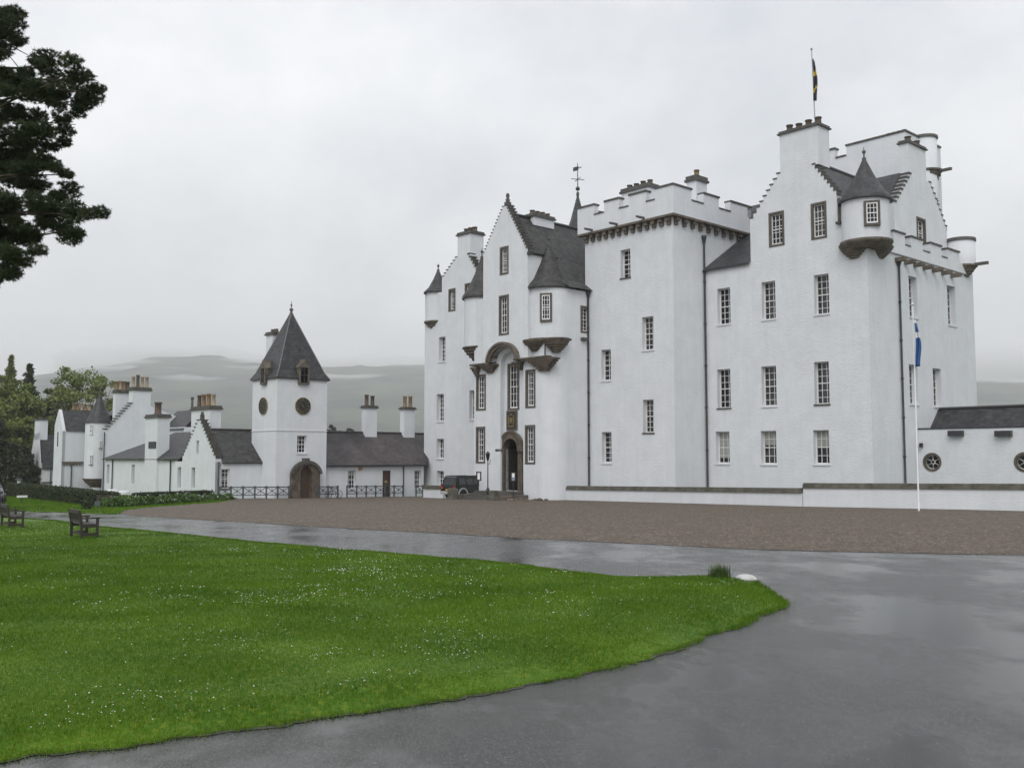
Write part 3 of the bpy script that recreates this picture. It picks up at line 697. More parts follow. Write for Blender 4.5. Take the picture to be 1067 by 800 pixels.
    c0, c1 = pk.s(869.5, 155), pk.s(882, 155); zq = pk.z(900, 148)
    m = MB().box(xk0 - 6, xk, yk, yk + 6.2, BASE + 8, zq - 0.8)
    z8 = zq
    m.box(xk0 - 6, c0, yk, yk + 0.5, zq - 0.797, z8); m.box(c1, xk, yk, yk + 0.5, zq - 0.797, z8)
    m.box(xk - 0.5, xk, yk + 0.503, yk + 6.2, zq - 0.797, z8)
    wmb('back_tower', m)
    MB().box(xk0 - 6, c0 + .08, yk - .08, yk + .58, z8 + .003, z8 + .15).box(c1 - .08, xk + .08, yk - .08, yk + .58, z8 + .003, z8 + .15).box(c0 + .09, c1 - .09, yk - .06, yk + .56, zq - .795, zq - .66).box(xk - .58, xk + .08, yk + .6, yk + 6.2, z8 + .003, z8 + .15).build('battlement_cope', M['cope'], castle)
    for i in range(4):
        xx = pk.s(921 + 5.2 * i, 140)
        MB().lathe(xx, yk + 0.9, [(0.2, z8 - 0.3), (0.2, z8 + 0.45), (0.15, z8 + 0.45)], 12).build('chimney_pot', M['pot_dark'], castle)
    yr = PB(xk + 0.2).s(965.8, 165); zr1 = PB(xk).z(966, 146.5)
    wmb('turret', MB().lathe(xk, yr, [(0.95, zq - 5), (0.95, zr1), (0.3, zr1 + 0.01)], 32))
    MB().lathe(xk, yr, [(1.05, zr1 - 0.1), (1.05, zr1 + 0.1), (0.2, zr1 + 0.14)], 32).build('turret_cope', M['cope'], castle)
    corbel(castle, xk + .15, yr + .15, 0.98, PB(xk).z(970, 181.5), PB(xk).z(970, 196), 3, 'stone')
    zz = PB(xk).z(975, 186.5); MB().box(xk + 0.9, xk + 2.1, yr - 0.1, yr + 0.12, zz - .1, zz + .1).build('stone_spout', M['cope'], castle)
    # bartizan on the far corner
    by = B0.s(1004, 262) + 0.35; bx = -0.35; zb1 = B0.z(1004, 250); zb0 = B0.z(1004, 276)
    wmb('turret', MB().lathe(bx, by, [(1.02, zb0), (1.02, zb1), (0.3, zb1 + .01)], 36))
    MB().lathe(bx, by, [(1.1, zb1 - .08), (1.1, zb1 + .14), (0.2, zb1 + .2)], 36).build('turret_cope', M['cope'], castle)
    corbel(castle, bx, by, 1.0, zb0, B0.z(1004, 288), 4, 'stone')
    zz = B0.z(1020, 281); MB().box(bx + 0.95, bx + 2.0, by - .12, by + .1, zz - .12, zz + .1).build('stone_spout', M['cope'], castle)
    # corner turret
    cx, cy, r = -0.22, 0.35, 1.52
    zt0, zt1 = A0.z(903, 252), A0.z(903, 208)
    wmb('turret', MB().lathe(cx, cy, [(r, zt0 - 0.02), (r, zt1)], 48))
    turret_roof(castle, cx, cy, r, zt1, A0.z(901, 163), fin=0.75)
    MB().rings(cx, cy, [(r + .16, zt0 + .06), (r + .16, zt0 - .08), (r + .06, zt0 - .2), (r * .8, zt0 - .42), (.3, zt0 - .43)], 40).build('corbel_band', M['stone'], castle)
    corbel(castle, A0.s(890, 260), .12, .98, zt0 - .06, A0.z(892, 269.5), 5, 'stone', lip=.06, shrink=.75)
    corbel(castle, -.14, B0.s(917.5, 260), .9, zt0 - .06, B0.z(920, 270.5), 5, 'stone', lip=.06, shrink=.75)
    v = Vector((CAM.x - cx, CAM.y - cy)).normalized(); v.rotate(__import__('mathutils').Matrix.Rotation(R(4), 2))
    pt = Pl(Vector((cx, cy)) + v * (r + 0.07), (-v.y, v.x), -v)
    window(castle, pt, 902.8, 914.5, 211.5, 232.5, cols=3, rows=4, recess=0.02, surround=True, front=-0.03)
    # drainpipes
    for pl, px, y0, y1, hop in ((B0, 938.5, 277, 507, True), (A0, 735.2, 252, 509, False)):
        s = pl.s(px, (y0 + y1) / 2); q = pl.P(s, 0, -0.12)
        if not hop: q = (x735 + 0.14, -0.15, 0)
        za = pl.z(px, y0)
        m = MB().tube((q[0], q[1], BASE), (q[0], q[1], za), 0.075)
        for k in range(6): zz = -1 + k * (za + 1) / 6; m.lathe(q[0], q[1], [(0.1, zz), (0.1, zz + 0.12)], 10)
        m.lathe(q[0], q[1], [(0.08, za - .15), (0.2, za + .3), (0.2, za + .45), (0.05, za + .45)], 12)
        m.build('drainpipe', M['lead'], castle)
    s = r0[0] + 0.12; zz = A0.z(873, 232)
    MB().box(s - .0, s + .16, -.12, -.005, zz, A0.z(873, 207)).box(s - .08, s + .24, -.3, -.004, zz - .16, zz).build('stone_spout', M['cope'], castle)
    return zt
right_block()

def tower():
    # corners
    z_pb = pT.z(701.9, 223.5); z_cr = pT.z(690, 203) - 0.15; z_mt = pT.z(701.4, 194.5)
    z_cr = z_mt - 0.8
    depth = PB(x735).s(776, 300) - yT
    yb = yT + depth
    H = []
    ww = lambda *a, **k: window(castle, pT, *a, holes=H, **k)
    ww(646.6, 656.8, 260, 289.4, rows=6, cols=2); ww(669, 681, 330, 364.6, rows=6, cols=3); ww(626.5, 636.5, 364.2, 396.4, rows=6, cols=2)
    ww(670, 681.3, 416.3, 450.7, rows=6, cols=3); ww(627, 637.2, 450, 482.2, rows=6, cols=2)
    xt0 = pT.s(609.6, 250)
    wmb('tower_wall', MB().panel(pT, [(xt0, BASE), (x735, BASE), (x735, z_pb), (xt0, z_pb)], H, 0.5).add([(x735, yT, BASE), (x735, yb, BASE), (x735, yb, z_pb), (x735, yT, z_pb)], [(0, 1, 2, 3)]).add([(xt0, yT, BASE), (xt0, yb, BASE), (xt0, yb, z_pb), (xt0, yT, z_pb)], [(0, 1, 2, 3)]).add([(xt0, yb, BASE), (x735, yb, BASE), (x735, yb, z_pb), (xt0, yb, z_pb)], [(0, 1, 2, 3)]))
    o = 0.42; pf = PA(yT - o); pr = PB(x735 + o)
    x0, x1, y0, y1 = xt0 - o, x735 + o, yT - o, yb + o; t = 0.5
    m = MB(); mc = MB()
    z0 = z_pb
    m.box(x0, x1, y0, y0 + t, z0, z_cr).box(x0, x1, y1 - t, y1, z0, z_cr).box(x0, x0 + t, y0 + t, y1 - t, z0, z_cr).box(x1 - t, x1, y0 + t, y1 - t, z0, z_cr)
    m.box(x0 + t, x1 - t, y0 + t, y1 - t, z0 + 0.1, z0 + 0.3)
    fm = [(x0, pf.s(619, 225)), (pf.s(629.5, 218), pf.s(645, 214)), (pf.s(655, 210), pf.s(673, 205)), (pf.s(682.3, 200), x1)]
    rm = [(y0, pr.s(720.5, 200)), (pr.s(733, 207), pr.s(749, 207)), (pr.s(761, 212), y1)]
    for i, (a, b) in enumerate(fm):
        m.box(a, b, y0, y0 + t, z_cr + .002, z_mt); mc.box(a - (0 if i else .07), b + .07, y0 - .07, y0 + t + .07, z_mt + .002, z_mt + .14)
        m.box(a, b, y1 - t, y1, z_cr + .002, z_mt); mc.box(a, b, y1 - t - .07, y1 + .07, z_mt + .002, z_mt + .14)
    for i in range(3): mc.box(fm[i][1] + .002, fm[i + 1][0] - .002, y0 - .05, y0 + t + .05, z_cr + .002, z_cr + .1)
    for i, (a, b) in enumerate(rm):
        aa = a if i else y0 + t + .002
        m.box(x1 - t, x1, aa, b, z_cr + .002, z_mt); mc.box(x1 - t - .07, x1 + .07, aa + (0 if i else .075), b + .07, z_mt + .002, z_mt + .14)
    for i in range(2): mc.box(x1 - t - .05, x1 + .05, rm[i][1] + .002, rm[i + 1][0] - .002, z_cr + .002, z_cr + .1)
    for a, b in ((y0 + 2, y0 + 3.8), (y0 + 5.2, y0 + 7)): m.box(x0, x0 + t, a, b, z_cr + .002, z_mt); mc.box(x0 - .07, x0 + t + .07, a, b, z_mt + .002, z_mt + .14)
    wmb('parapet', m); mc.build('battlement_cope', M['cope'], castle)
    cb = MB()
    cb.box(x0 - .06, x1 + .06, y0 - .06, yT - .003, z0 - .16, z0 - .003).box(x735 + .003, x1 + .06, yT - .002, y1, z0 - .16, z0 - .003)
    n = 13
    for i in range(n):
        x = xt0 + 0.25 + (x735 - xt0 - 0.5) * i / (n - 1)
        cb.box(x - .17, x + .17, yT - .36, yT - .004, z0 - .45, z0 - .163).box(x - .15, x + .15, yT - .2, yT - .004, z0 - .72, z0 - .453)
    n = 9
    for i in range(n):
        y = yT + 0.3 + depth * 0.98 * i / n
        cb.box(x735 + .004, x735 + .36, y - .17, y + .17, z0 - .45, z0 - .163).box(x735 + .004, x735 + .2, y - .15, y + .15, z0 - .72, z0 - .453)
    cb.build('corbel_course', M['stone'], castle)
    for px in (617, 643, 671):
        x = pf.s(px, 240); MB().tube((x, y0 - .005, z0 + .12), (x, y0 - .85, z0 + .1), .1, .09).build('stone_spout', M['cope'], castle)
    xx = pf.s(715, 190)
    p3 = PA(yT + 4.2); _a, _b = p3.s(715.5, 190), p3.s(725.5, 190); chimney(castle, _a, _b, yT + 4.2, PB(_b).s(736.5, 190), z0, p3.z(727, 187.5), 1, 'x', 'pot', .6, .22, cope=.3)
    p4 = PA(yT + 5.6); chimney(castle, p4.s(647.5, 205), p4.s(676, 205), yT + 5.6, yT + 6.9, z0, p4.z(660, 199), 4, 'x', 'pot_dark', .4, .24, cope=.26)
    x = pT.s(613.6, 430); za = pT.z(613, 309)
    m = MB().tube((x + .1, yT - .14, BASE), (x + .1, yT - .14, za), .075)
    for k in range(6): zz = -1 + k * (za + 1) / 6; m.lathe(x + .1, yT - .14, [(0.1, zz), (0.1, zz + .12)], 10)
    m.lathe(x + .1, yT - .14, [(.08, za - .15), (.2, za + .3), (.2, za + .5), (.05, za + .5)], 12)
    m.build('drainpipe', M['lead'], castle)
    # spire behind the tower
    P = at(602.5, 300, 95); q = loc(P.x, P.y); zb = at(602, 233, 95).z; zt = at(604, 204, 95).z
    wmb('turret', MB().lathe(q.x, q.y, [(0.9, 8), (0.9, zb - .6)], 24))
    o = MB().lathe(q.x, q.y, [(1.15, zb - .9), (1.0, zb - .4), (0.75, zb + .3), (.08, zt)], 8, smooth=False).build('spire', M['slate'], castle)
    zz = at(604, 170, 95).z
    f = MB().lathe(q.x, q.y, [(.12, zt - .1), (.16, zt + .2), (.08, zt + .4)], 10); f.sphere((q.x, q.y, zt + .7), .22).tube((q.x, q.y, zt + .9), (q.x, q.y, zz), .05, .03)
    za = at(604, 187, 95).z
    f.tube((q.x - .65, q.y + .3, za), (q.x + .65, q.y - .3, za), .035).tube((q.x - .3, q.y - .65, za), (q.x + .3, q.y + .65, za), .035)
    zv = at(604, 175.5, 95).z
    f.box(q.x - .6, q.x + .1, q.y - .02, q.y + .02, zv - .2, zv + .2).box(q.x + .1, q.x + .5, q.y - .02, q.y + .02, zv - .04, zv + .04)
    f.build('weather_vane', M['lead'], o)
tower()

def entrance():
    zs = pE.z(570, 299)                                   # side eave
    zg = pE.z(550, 264)                                   # gable eave
    Rr = 1.5
    cx, cy = xE - Rr, yE + Rr
    yb_ = yE - 0.55; pb = PA(yb_)                          # gable bay plane
    gx0, gx1 = pb.s(503.5, 300), pb.s(550, 300)
    H = []; Hb = []
    ww = lambda *a, **k: window(castle, pE, *a, holes=H, surround=True, recess=.2, **k)
    ww(497.5, 505, 392, 425.5, cols=3, rows=6); ww(549, 556.5, 387, 422.8, cols=3, rows=6)
    ww(497.3, 504.3, 446.5, 480.5, cols=3, rows=6); ww(548.6, 556.3, 444.8, 481.3, cols=3, rows=6)
    # recessed centre bay
    cxl, cxr = pE.s(521.5, 440), pE.s(545.3, 440); ztop = pE.z(530, 366)
    bay = arc((cxl + cxr) / 2, ztop - 0.9, (cxr - cxl) / 2, 0.9, 0, 180, 14)
    door_z = pE.z(534, 513)
    H.append([(cxl, BASE + 0.3), (cxr, BASE + 0.3)] + bay)
    H[-1] = [p for i, p in enumerate(H[-1])]
    lowz = pE.z(530, 352)
    wmb('entrance_wall', MB().panel(pE, [(x494, BASE), (xE - Rr, BASE), (xE - Rr, zs), (x494, zs)], H, 0.45))
    # back of the recess with tall window and doorway
    pr = PA(yE + 0.45); Hr = []
    window(castle, pr, 530.3, 539.8, 380.5, 425, cols=3, rows=6, surround=True, recess=.2, holes=Hr)
    dm = pr.s(534.6, 480); dl, dr = pr.s(528.3, 490), pr.s(541, 490); dtop = pr.z(534, 456.5); dl -= .12; dr += .12; dw = (dr - dl) / 2; dm = (dl + dr) / 2
    dsill = pr.z(534, 511)
    darch = arc(dm, dtop - dw, dw, dw, 0, 180, 16)
    Hr.append([(dl, dsill), (dr, dsill)] + darch)
    wmb('recess_wall', MB().panel(pr, [(cxl - .05, BASE), (cxr + .05, BASE), (cxr + .05, ztop + .1), (cxl - .05, ztop + .1)], Hr, .3))
    # door surround: arched stone architrave
    w2 = .5
    outer = [(dm - dw - w2, dsill - .5)] + list(reversed(arc(dm, dtop - dw, dw + w2, dw + w2, 0, 180, 16))) + [(dm + dw + w2, dsill - .5)]
    inner = [(dr, dsill - .5)] + darch + [(dl, dsill - .5)]
    ds = MB().panel(pr, outer + inner, (), d=-.28)
    nn = len(outer)
    for seq in (outer, inner): ds.add([pr.P(a, z, -.28) for a, z in seq] + [pr.P(a, z, .35) for a, z in seq], [(i, i + 1, len(seq) + i + 1, len(seq) + i) for i in range(len(seq) - 1)])
    for r1_, d_ in ((w2 + .1, -.36), (.12, -.34)):
        a_ = arc(dm, dtop - dw, dw + r1_, dw + r1_, 0, 180, 16); b_ = arc(dm, dtop - dw, dw + r1_ - .14, dw + r1_ - .14, 0, 180, 16)
        ds.add([pr.P(a, z, d_) for a, z in a_ + b_] + [pr.P(a, z, -.2) for a, z in a_ + b_], [(i, i + 1, 18 + i, 17 + i) for i in range(16)] + [(i, i + 1, 34 + i + 1, 34 + i) for i in range(16)])
    ds.pbox(pr, dm - dw - w2 - .3, dm - dw - .1, dtop - dw - .22, dtop - dw - .02, -.45, .1).pbox(pr, dm + dw + .1, dm + dw + w2 + .3, dtop - dw - .22, dtop - dw - .02, -.45, .1)
    ds.build('door_surround', M['stone_brown'], castle)
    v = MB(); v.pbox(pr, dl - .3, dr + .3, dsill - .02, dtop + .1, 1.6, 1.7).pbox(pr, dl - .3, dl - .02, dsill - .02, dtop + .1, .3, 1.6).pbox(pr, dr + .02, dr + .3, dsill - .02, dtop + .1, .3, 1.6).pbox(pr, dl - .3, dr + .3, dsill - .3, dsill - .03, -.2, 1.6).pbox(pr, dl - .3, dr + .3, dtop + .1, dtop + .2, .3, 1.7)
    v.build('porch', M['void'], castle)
    dd = MB().pbox(pr, dl + .02, dl + .1, dsill, dtop - dw, .25, 1.3); dd.build('door', M['wood_dark'], castle)
    # coat of arms panel
    a0, a1, z1, z0 = pr.s(529.6, 438), pr.s(538.3, 438), pr.z(534, 428.8), pr.z(534, 446.5)
    cp = MB().pbox(pr, a0 - .13, a1 + .13, z0 - .13, z1 + .08, -.1, .02).build('armorial_panel', M['surround'], castle)
    c2 = MB().pbox(pr, a0, a1, z0, z1, -.125, -.08); mz = (z0 + z1) / 2; mxx = (a0 + a1) / 2
    c2.build('carved_field', M['wood_dark'], cp)
    sh = [(mxx - .17, mz + .2), (mxx + .17, mz + .2), (mxx + .17, mz - .08), (mxx, mz - .3), (mxx - .17, mz - .08)]
    c3 = MB().prism(pr, sh, -.18, -.12)
    for sx in (-1, 1):
        c3.pbox(pr, mxx + sx * .3 - .06, mxx + sx * .3 + .06, mz - .38, mz + .22, -.17, -.12)
        q = pr.P(mxx + sx * .3, mz + .3, -.14); c3.sphere(q, .07)
    q = pr.P(mxx, mz + .4, -.14); c3.sphere(q, .1, sz=.8); c3.pbox(pr, mxx - .35, mxx + .35, mz - .55, mz - .45, -.16, -.12)
    c3.build('shield', mat('tarnished_gilt', (.22, .17, .07), .5, .5, 9), cp)
    # rounded corner below, corner turret above
    wmb('corner_wall', MB().lathe(cx, cy, [(Rr, BASE), (Rr, zs)], 12, -math.pi / 2, 0))
    Hs = []; ps = PB(xE)
    window(castle, ps, 606.3, 613, 321, 345, cols=2, rows=6, surround=True, recess=.2, holes=Hs)
    wmb('entrance_side_wall', MB().panel(ps, [(cy, BASE), (yT, BASE), (yT, zs), (cy, zs)], Hs, .4))
    r = 1.85; tcx, tcy = cx - .5, cy + .1
    zt0, zt1 = pE.z(575, 351.5), pE.z(575, 296)
    wmb('turret', MB().lathe(tcx, tcy, [(r, zt0 - .02), (r, zt1)], 48))
    turret_roof(castle, tcx, tcy, r, zt1, pE.z(571, 248), 'slate_rust', flare=.3, fin=.75)
    MB().rings(tcx, tcy, [(r + .22, zt0 + .06), (r + .22, zt0 - .08), (r + .1, zt0 - .2), (r * .8, zt0 - .45), (.3, zt0 - .46)], 40).build('corbel_band', M['stone'], castle)
    corbel(castle, pE.s(557.5, 356), yE + .12, 1.0, zt0 - .05, pE.z(557, 366.5), 5, lip=.06, shrink=.8)
    corbel(castle, xE - .12, ps.s(581, 356), 1.0, zt0 - .05, pE.z(578, 366.5), 5, lip=.06, shrink=.8)
    q_ = pE.s(568.5, 366); MB().tube((q_, yE - .06, pE.z(568, 374)), (q_, yE - .06, zt0 - .3), .05).build('drainpipe', M['lead'], castle)
    v = Vector((CAM.x - tcx, CAM.y - tcy)).normalized(); v.rotate(__import__('mathutils').Matrix.Rotation(R(-9), 2))
    pt = Pl(Vector((tcx, tcy)) + v * (r + .07), (-v.y, v.x), -v)
    window(castle, pt, 564.8, 573, 307.5, 333, cols=3, rows=5, recess=.02, surround=True, front=-.03)
    # eave slab and spout on the side
    zq = ps.z(598, 352.5); MB().box(xE - .1, xE + .32, tcy + 1.5, yT - .4, zq - .12, zq + .12).build('string_course', M['cope'], castle)
    # second tier: moulding and stepped corbels on the front
    def pyr(px0, px1, py0, py1, n=4):
        b = MB(); a, c = pE.s(px0, py0), pE.s(px1, py0); z1 = pE.z((px0 + px1) / 2, py0); z0 = pE.z((px0 + px1) / 2, py1); m_ = (a + c) / 2
        for i in range(n):
            w = (c - a) / 2 * (1 - .85 * (i / n)); d = .5 * (1 - .8 * i / n); za = z1 - (z1 - z0) * i / n; zb = z1 - (z1 - z0) * (i + 1) / n
            b.pbox(pE, m_ - w, m_ + w, zb + .004, za, -d, -.004 + .3)
        b.build('corbel', M['stone_brown'], castle)
    pyr(552.5, 581, 373.5, 386.5, 6); pyr(494.5, 501, 382.5, 392.5); pyr(503, 520, 380, 388.8, 5); pyr(537.5, 546.5, 377, 385.5, 5)
    for (p0, y0, p1, y1) in ((540, 375, 575, 372.5), (494.5, 381, 515, 379.5)):
        MB().pbox(pE, pE.s(p0, y0), pE.s(p1, y1), pE.z((p0 + p1) / 2, (y0 + y1) / 2) - .05, pE.z((p0 + p1) / 2, (y0 + y1) / 2) + .1, -.56, -.004).build('string_course', M['stone_brown'], castle)
    # gable bay
    s0 = pb.hit(505, 266); s1 = pb.hit(526.2, 215); t0 = (gx1, zg); apx = s1
    lft = (gx0, s0[1])
    bz = pb.z(527, 376)
    Hb = []
    window(castle, pb, 522.3, 528.6, 259, 284, cols=3, rows=5, surround=True, recess=.2, holes=Hb)
    window(castle, pb, 521.3, 528.9, 309.5, 347, cols=3, rows=6, surround=True, recess=.2, holes=Hb)
    am = (pb.s(512, 370) + pb.s(539, 370)) / 2; aw = (pb.s(538.5, 370) - pb.s(512.5, 370)) / 2; az = pb.z(526, 381); ah = pb.z(526, 362.5) - az
    ar = arc(am, bz, aw, ah * .8, 180, 0, 16)
    sl_ = steps(lft, (s1[0] - .15, s1[1]), 15); sr_ = steps(t0, (s1[0] + .15, s1[1]), 15)
    poly = [(gx0, bz)] + ar + [(gx1, bz), (gx1, zg)] + sr_ + list(reversed(sl_)) + [(gx0, lft[1])]
    wmb('gable', MB().panel(pb, poly, Hb, .3, thick=.6).box(gx0, gx0 + .3, yb_ + .6, yE + 5, zs - 6, min(lft[1], zg) - .4).box(gx1 - .3, gx1, yb_ + .6, yE + 1.9, zs - .5, zg - .12))
    c = MB(); step_caps(c, pb, lft, (s1[0] - .15, s1[1]), 15, 0, .6, .07, .04); c.build('crow_steps', M['cope'], castle); c = MB(); step_caps(c, pb, t0, (s1[0] + .15, s1[1]), 15, 0, .6, .1, .09); c.build('crow_steps', M['cope'], castle)
    f = MB(); fx, fy, fz = s1[0], yb_ + .3, s1[1] + .08
    f.box(fx - .2, fx + .2, fy - .2, fy + .2, fz, fz + .3).lathe(fx, fy, [(.14, fz + .3), (.2, fz + .5), (.1, fz + .62), (.16, fz + .8), (.12, fz + 1.0), (.01, fz + 1.05)], 12)
    f.build('finial', M['cope'], castle)
    hd = MB()
    for k, (e_, d_, tt) in enumerate(((.0, -.28, .2), (.2, -.4, .18))):
        a_ = arc(am, bz, aw + e_, ah * .8 + e_, 180, 0, 16); b_ = arc(am, bz, aw + e_ + tt, ah * .8 + e_ + tt, 180, 0, 16); n = 17
        hd.add([pb.P(a, z, d_) for a, z in a_ + b_] + [pb.P(a, z, .5) for a, z in a_ + b_], [(i, i + 1, n + i + 1, n + i) for i in range(16)] + [(i, i + 1, 2 * n + i + 1, 2 * n + i) for i in range(16)] + [(n + i, n + i + 1, 3 * n + i + 1, 3 * n + i) for i in range(16)])
    hd.build('hood_arch', M['stone'], castle)
    # left turret of the entrance, behind the gable bay
    ly = yE + 1.3; lx = PA(ly).s(502, 340); r2 = 1.5
    za, zb = pE.z(490, 361.5), pE.z(490, 309)
    wmb('turret', MB().lathe(lx, ly, [(r2, za - .02), (r2, zb)], 40))
    turret_roof(castle, lx, ly, r2, zb, pE.z(503, 262), 'slate_rust', flare=.2)
    corbel(castle, lx, ly, r2, za + .04, pE.z(492, 375), 4, lip=.16)
    # main roof with flared eaves, running back
    rid = s1[1] - .55; xm = s1[0]
    yb3 = yE + 13.5
    slp = (rid - zg) / (gx1 - xm)
    prof = [(xm, rid), (gx1, zg - .25), (xE - .5, zs + .75), (xE + .45, zs + .05)]
    n = len(prof)
    rf = MB()
    for (ya, yb4, pf_) in ((yb_ + .6, yE + 1.4, prof[:2]), (yE + 1.4, yb3, prof)):
        k = len(pf_); rf.add([(x, ya, z) for x, z in pf_] + [(x, yb4, z) for x, z in pf_], [(i, i + 1, k + i + 1, k + i) for i in range(k - 1)])
    lprof = [(xm, rid), (gx0, lft[1] - .3), (x494 - .2, zs - .1)]
    rf.add([(x, yb_ + .6, z) for x, z in lprof[:2]] + [(x, yb3, z) for x, z in lprof[:2]], [(0, 1, 3, 2)])
    rf.add([(x, yE + 1.4, z) for x, z in lprof[1:]] + [(x, yb3, z) for x, z in lprof[1:]], [(0, 1, 3, 2)])
    rf.build('roof', M['slate_rust'], castle)
    MB().tube((xm, yb_ + .6, rid + .05), (xm, yb3, rid + .05), .14, n=8).build('ridge', M['lead'], castle)
    MB().tube((gx1 + .1, yb_ + .2, zg - .12), (gx1 + .1, yE + 2.6, zg - .12), .11).box(gx1, gx1 + .3, yb_ - .1, yb_ + .2, zg - .3, zg - .05).build('gutter', M['lead'], castle)
    wmb('entrance_back_wall', MB().box(x494, xE - .1, yb3 - .3, yb3, BASE, zs).box(x494, x494 + .2, yE + .1, yb3, BASE, zs))
    wmb('roof_gable', MB().prism(PA(yb3 - .3), [(gx0, zs), (gx1, zs), (gx1, zg - .4), (xm, rid - .2), (gx0, lft[1] - .4)], 0, .25))
    pc = PB(xm); y1_, y2_ = pc.s(552, 223), pc.s(573, 227)
    chimney(castle, xm - .5, xm + .5, y1_, y2_, rid - .6, pc.z(563, 229), 4, 'y', 'pot_dark', .35, .22, cope=.2)
    return dsill, dl, dr
DS = entrance()

def left_section():
    H = []
    ww = lambda *a, **k: window(castle, pL, *a, holes=H, **k)
    ww(457.2, 464, 351, 376.5, cols=3, rows=6); ww(455, 462.3, 410.5, 439, cols=3, rows=6); ww(455, 462.3, 457, 477.5, cols=3, rows=4); ww(455, 462.3, 490.5, 507.5, cols=3, rows=4)
    ww(489, 497, 406.5, 437, cols=3, rows=6); ww(468.5, 473.5, 302.5, 322.5, cols=3, rows=5, surround=True, recess=.2)
    ww(485.5, 493, 296.5, 312, cols=3, rows=4, surround=True, recess=.2)
    l0 = pL.hit(460.5, 291); l1 = pL.hit(476.5, 268); r0 = pL.hit(500, 288); r1 = pL.hit(487.5, 265)
    xr = pL.s(515, 400); zt = l0[1]
    zl = l1[1]
    ls = steps(l0, (l1[0], zl), 7); r1 = (r1[0], zl + 0.01); rs = steps(r0, r1, 7)
    poly = [(xLL, BASE), (xr, BASE), (xr, zt - .3), (r0[0], zt - .3), (r0[0], r0[1])] + rs + list(reversed(ls)) + [(l0[0], l0[1]), (l0[0], zt - 1.2), (xLL, zt - 1.2)]
    wmb('left_wall', MB().panel(pL, poly, H, .42, thick=.55))
    wmb('left_side_wall', MB().box(xLL, xLL + .3, yL + .55, yL + 9, BASE, zt - 1.2).box(xr - .3, xr, yL + .55, yL + 9, BASE, zt - .4))
    c = MB(); step_caps(c, pL, l0, (l1[0], zl), 7, 0, .55, .08, .04); c.build('crow_steps', M['cope'], castle); c = MB(); step_caps(c, pL, r0, r1, 7, 0, .55, .12, .1); c.build('crow_steps', M['cope'], castle)
    k0, k1 = pL.s(476.8, 256), pL.s(490, 256)
    chimney(castle, k0, k1, yL + .003, yL + 1.6, zl - 1.2, pL.z(484, 244.5), 3, 'x', 'pot_dark', .45, .24, cope=.2)
    xm = (k0 + k1) / 2; zr = zl + .3
    MB().add([(l0[0], yL + .5, l0[1] - .4), (xm, yL + .5, zr), (r0[0] + .5, yL + .5, r0[1] - 1.2), (l0[0], yL + 9, l0[1] - .4), (xm, yL + 9, zr), (r0[0] + .5, yL + 9, r0[1] - 1.2)], [(0, 1, 4, 3), (1, 2, 5, 4)]).build('roof', M['slate'], castle)
    r = 1.15; cx = xLL + 1.0; cy = yL + .8
    za, zb = pL.z(450, 334.5), pL.z(450, 304)
    wmb('turret', MB().lathe(cx, cy, [(r, za - .02), (r, zb)], 36))
    turret_roof(castle, cx, cy, r, zb, pL.z(458, 278), fin=.6)
    corbel(castle, cx, cy, r, za, pL.z(450, 345), 4, 'stone', lip=.18)
left_section()

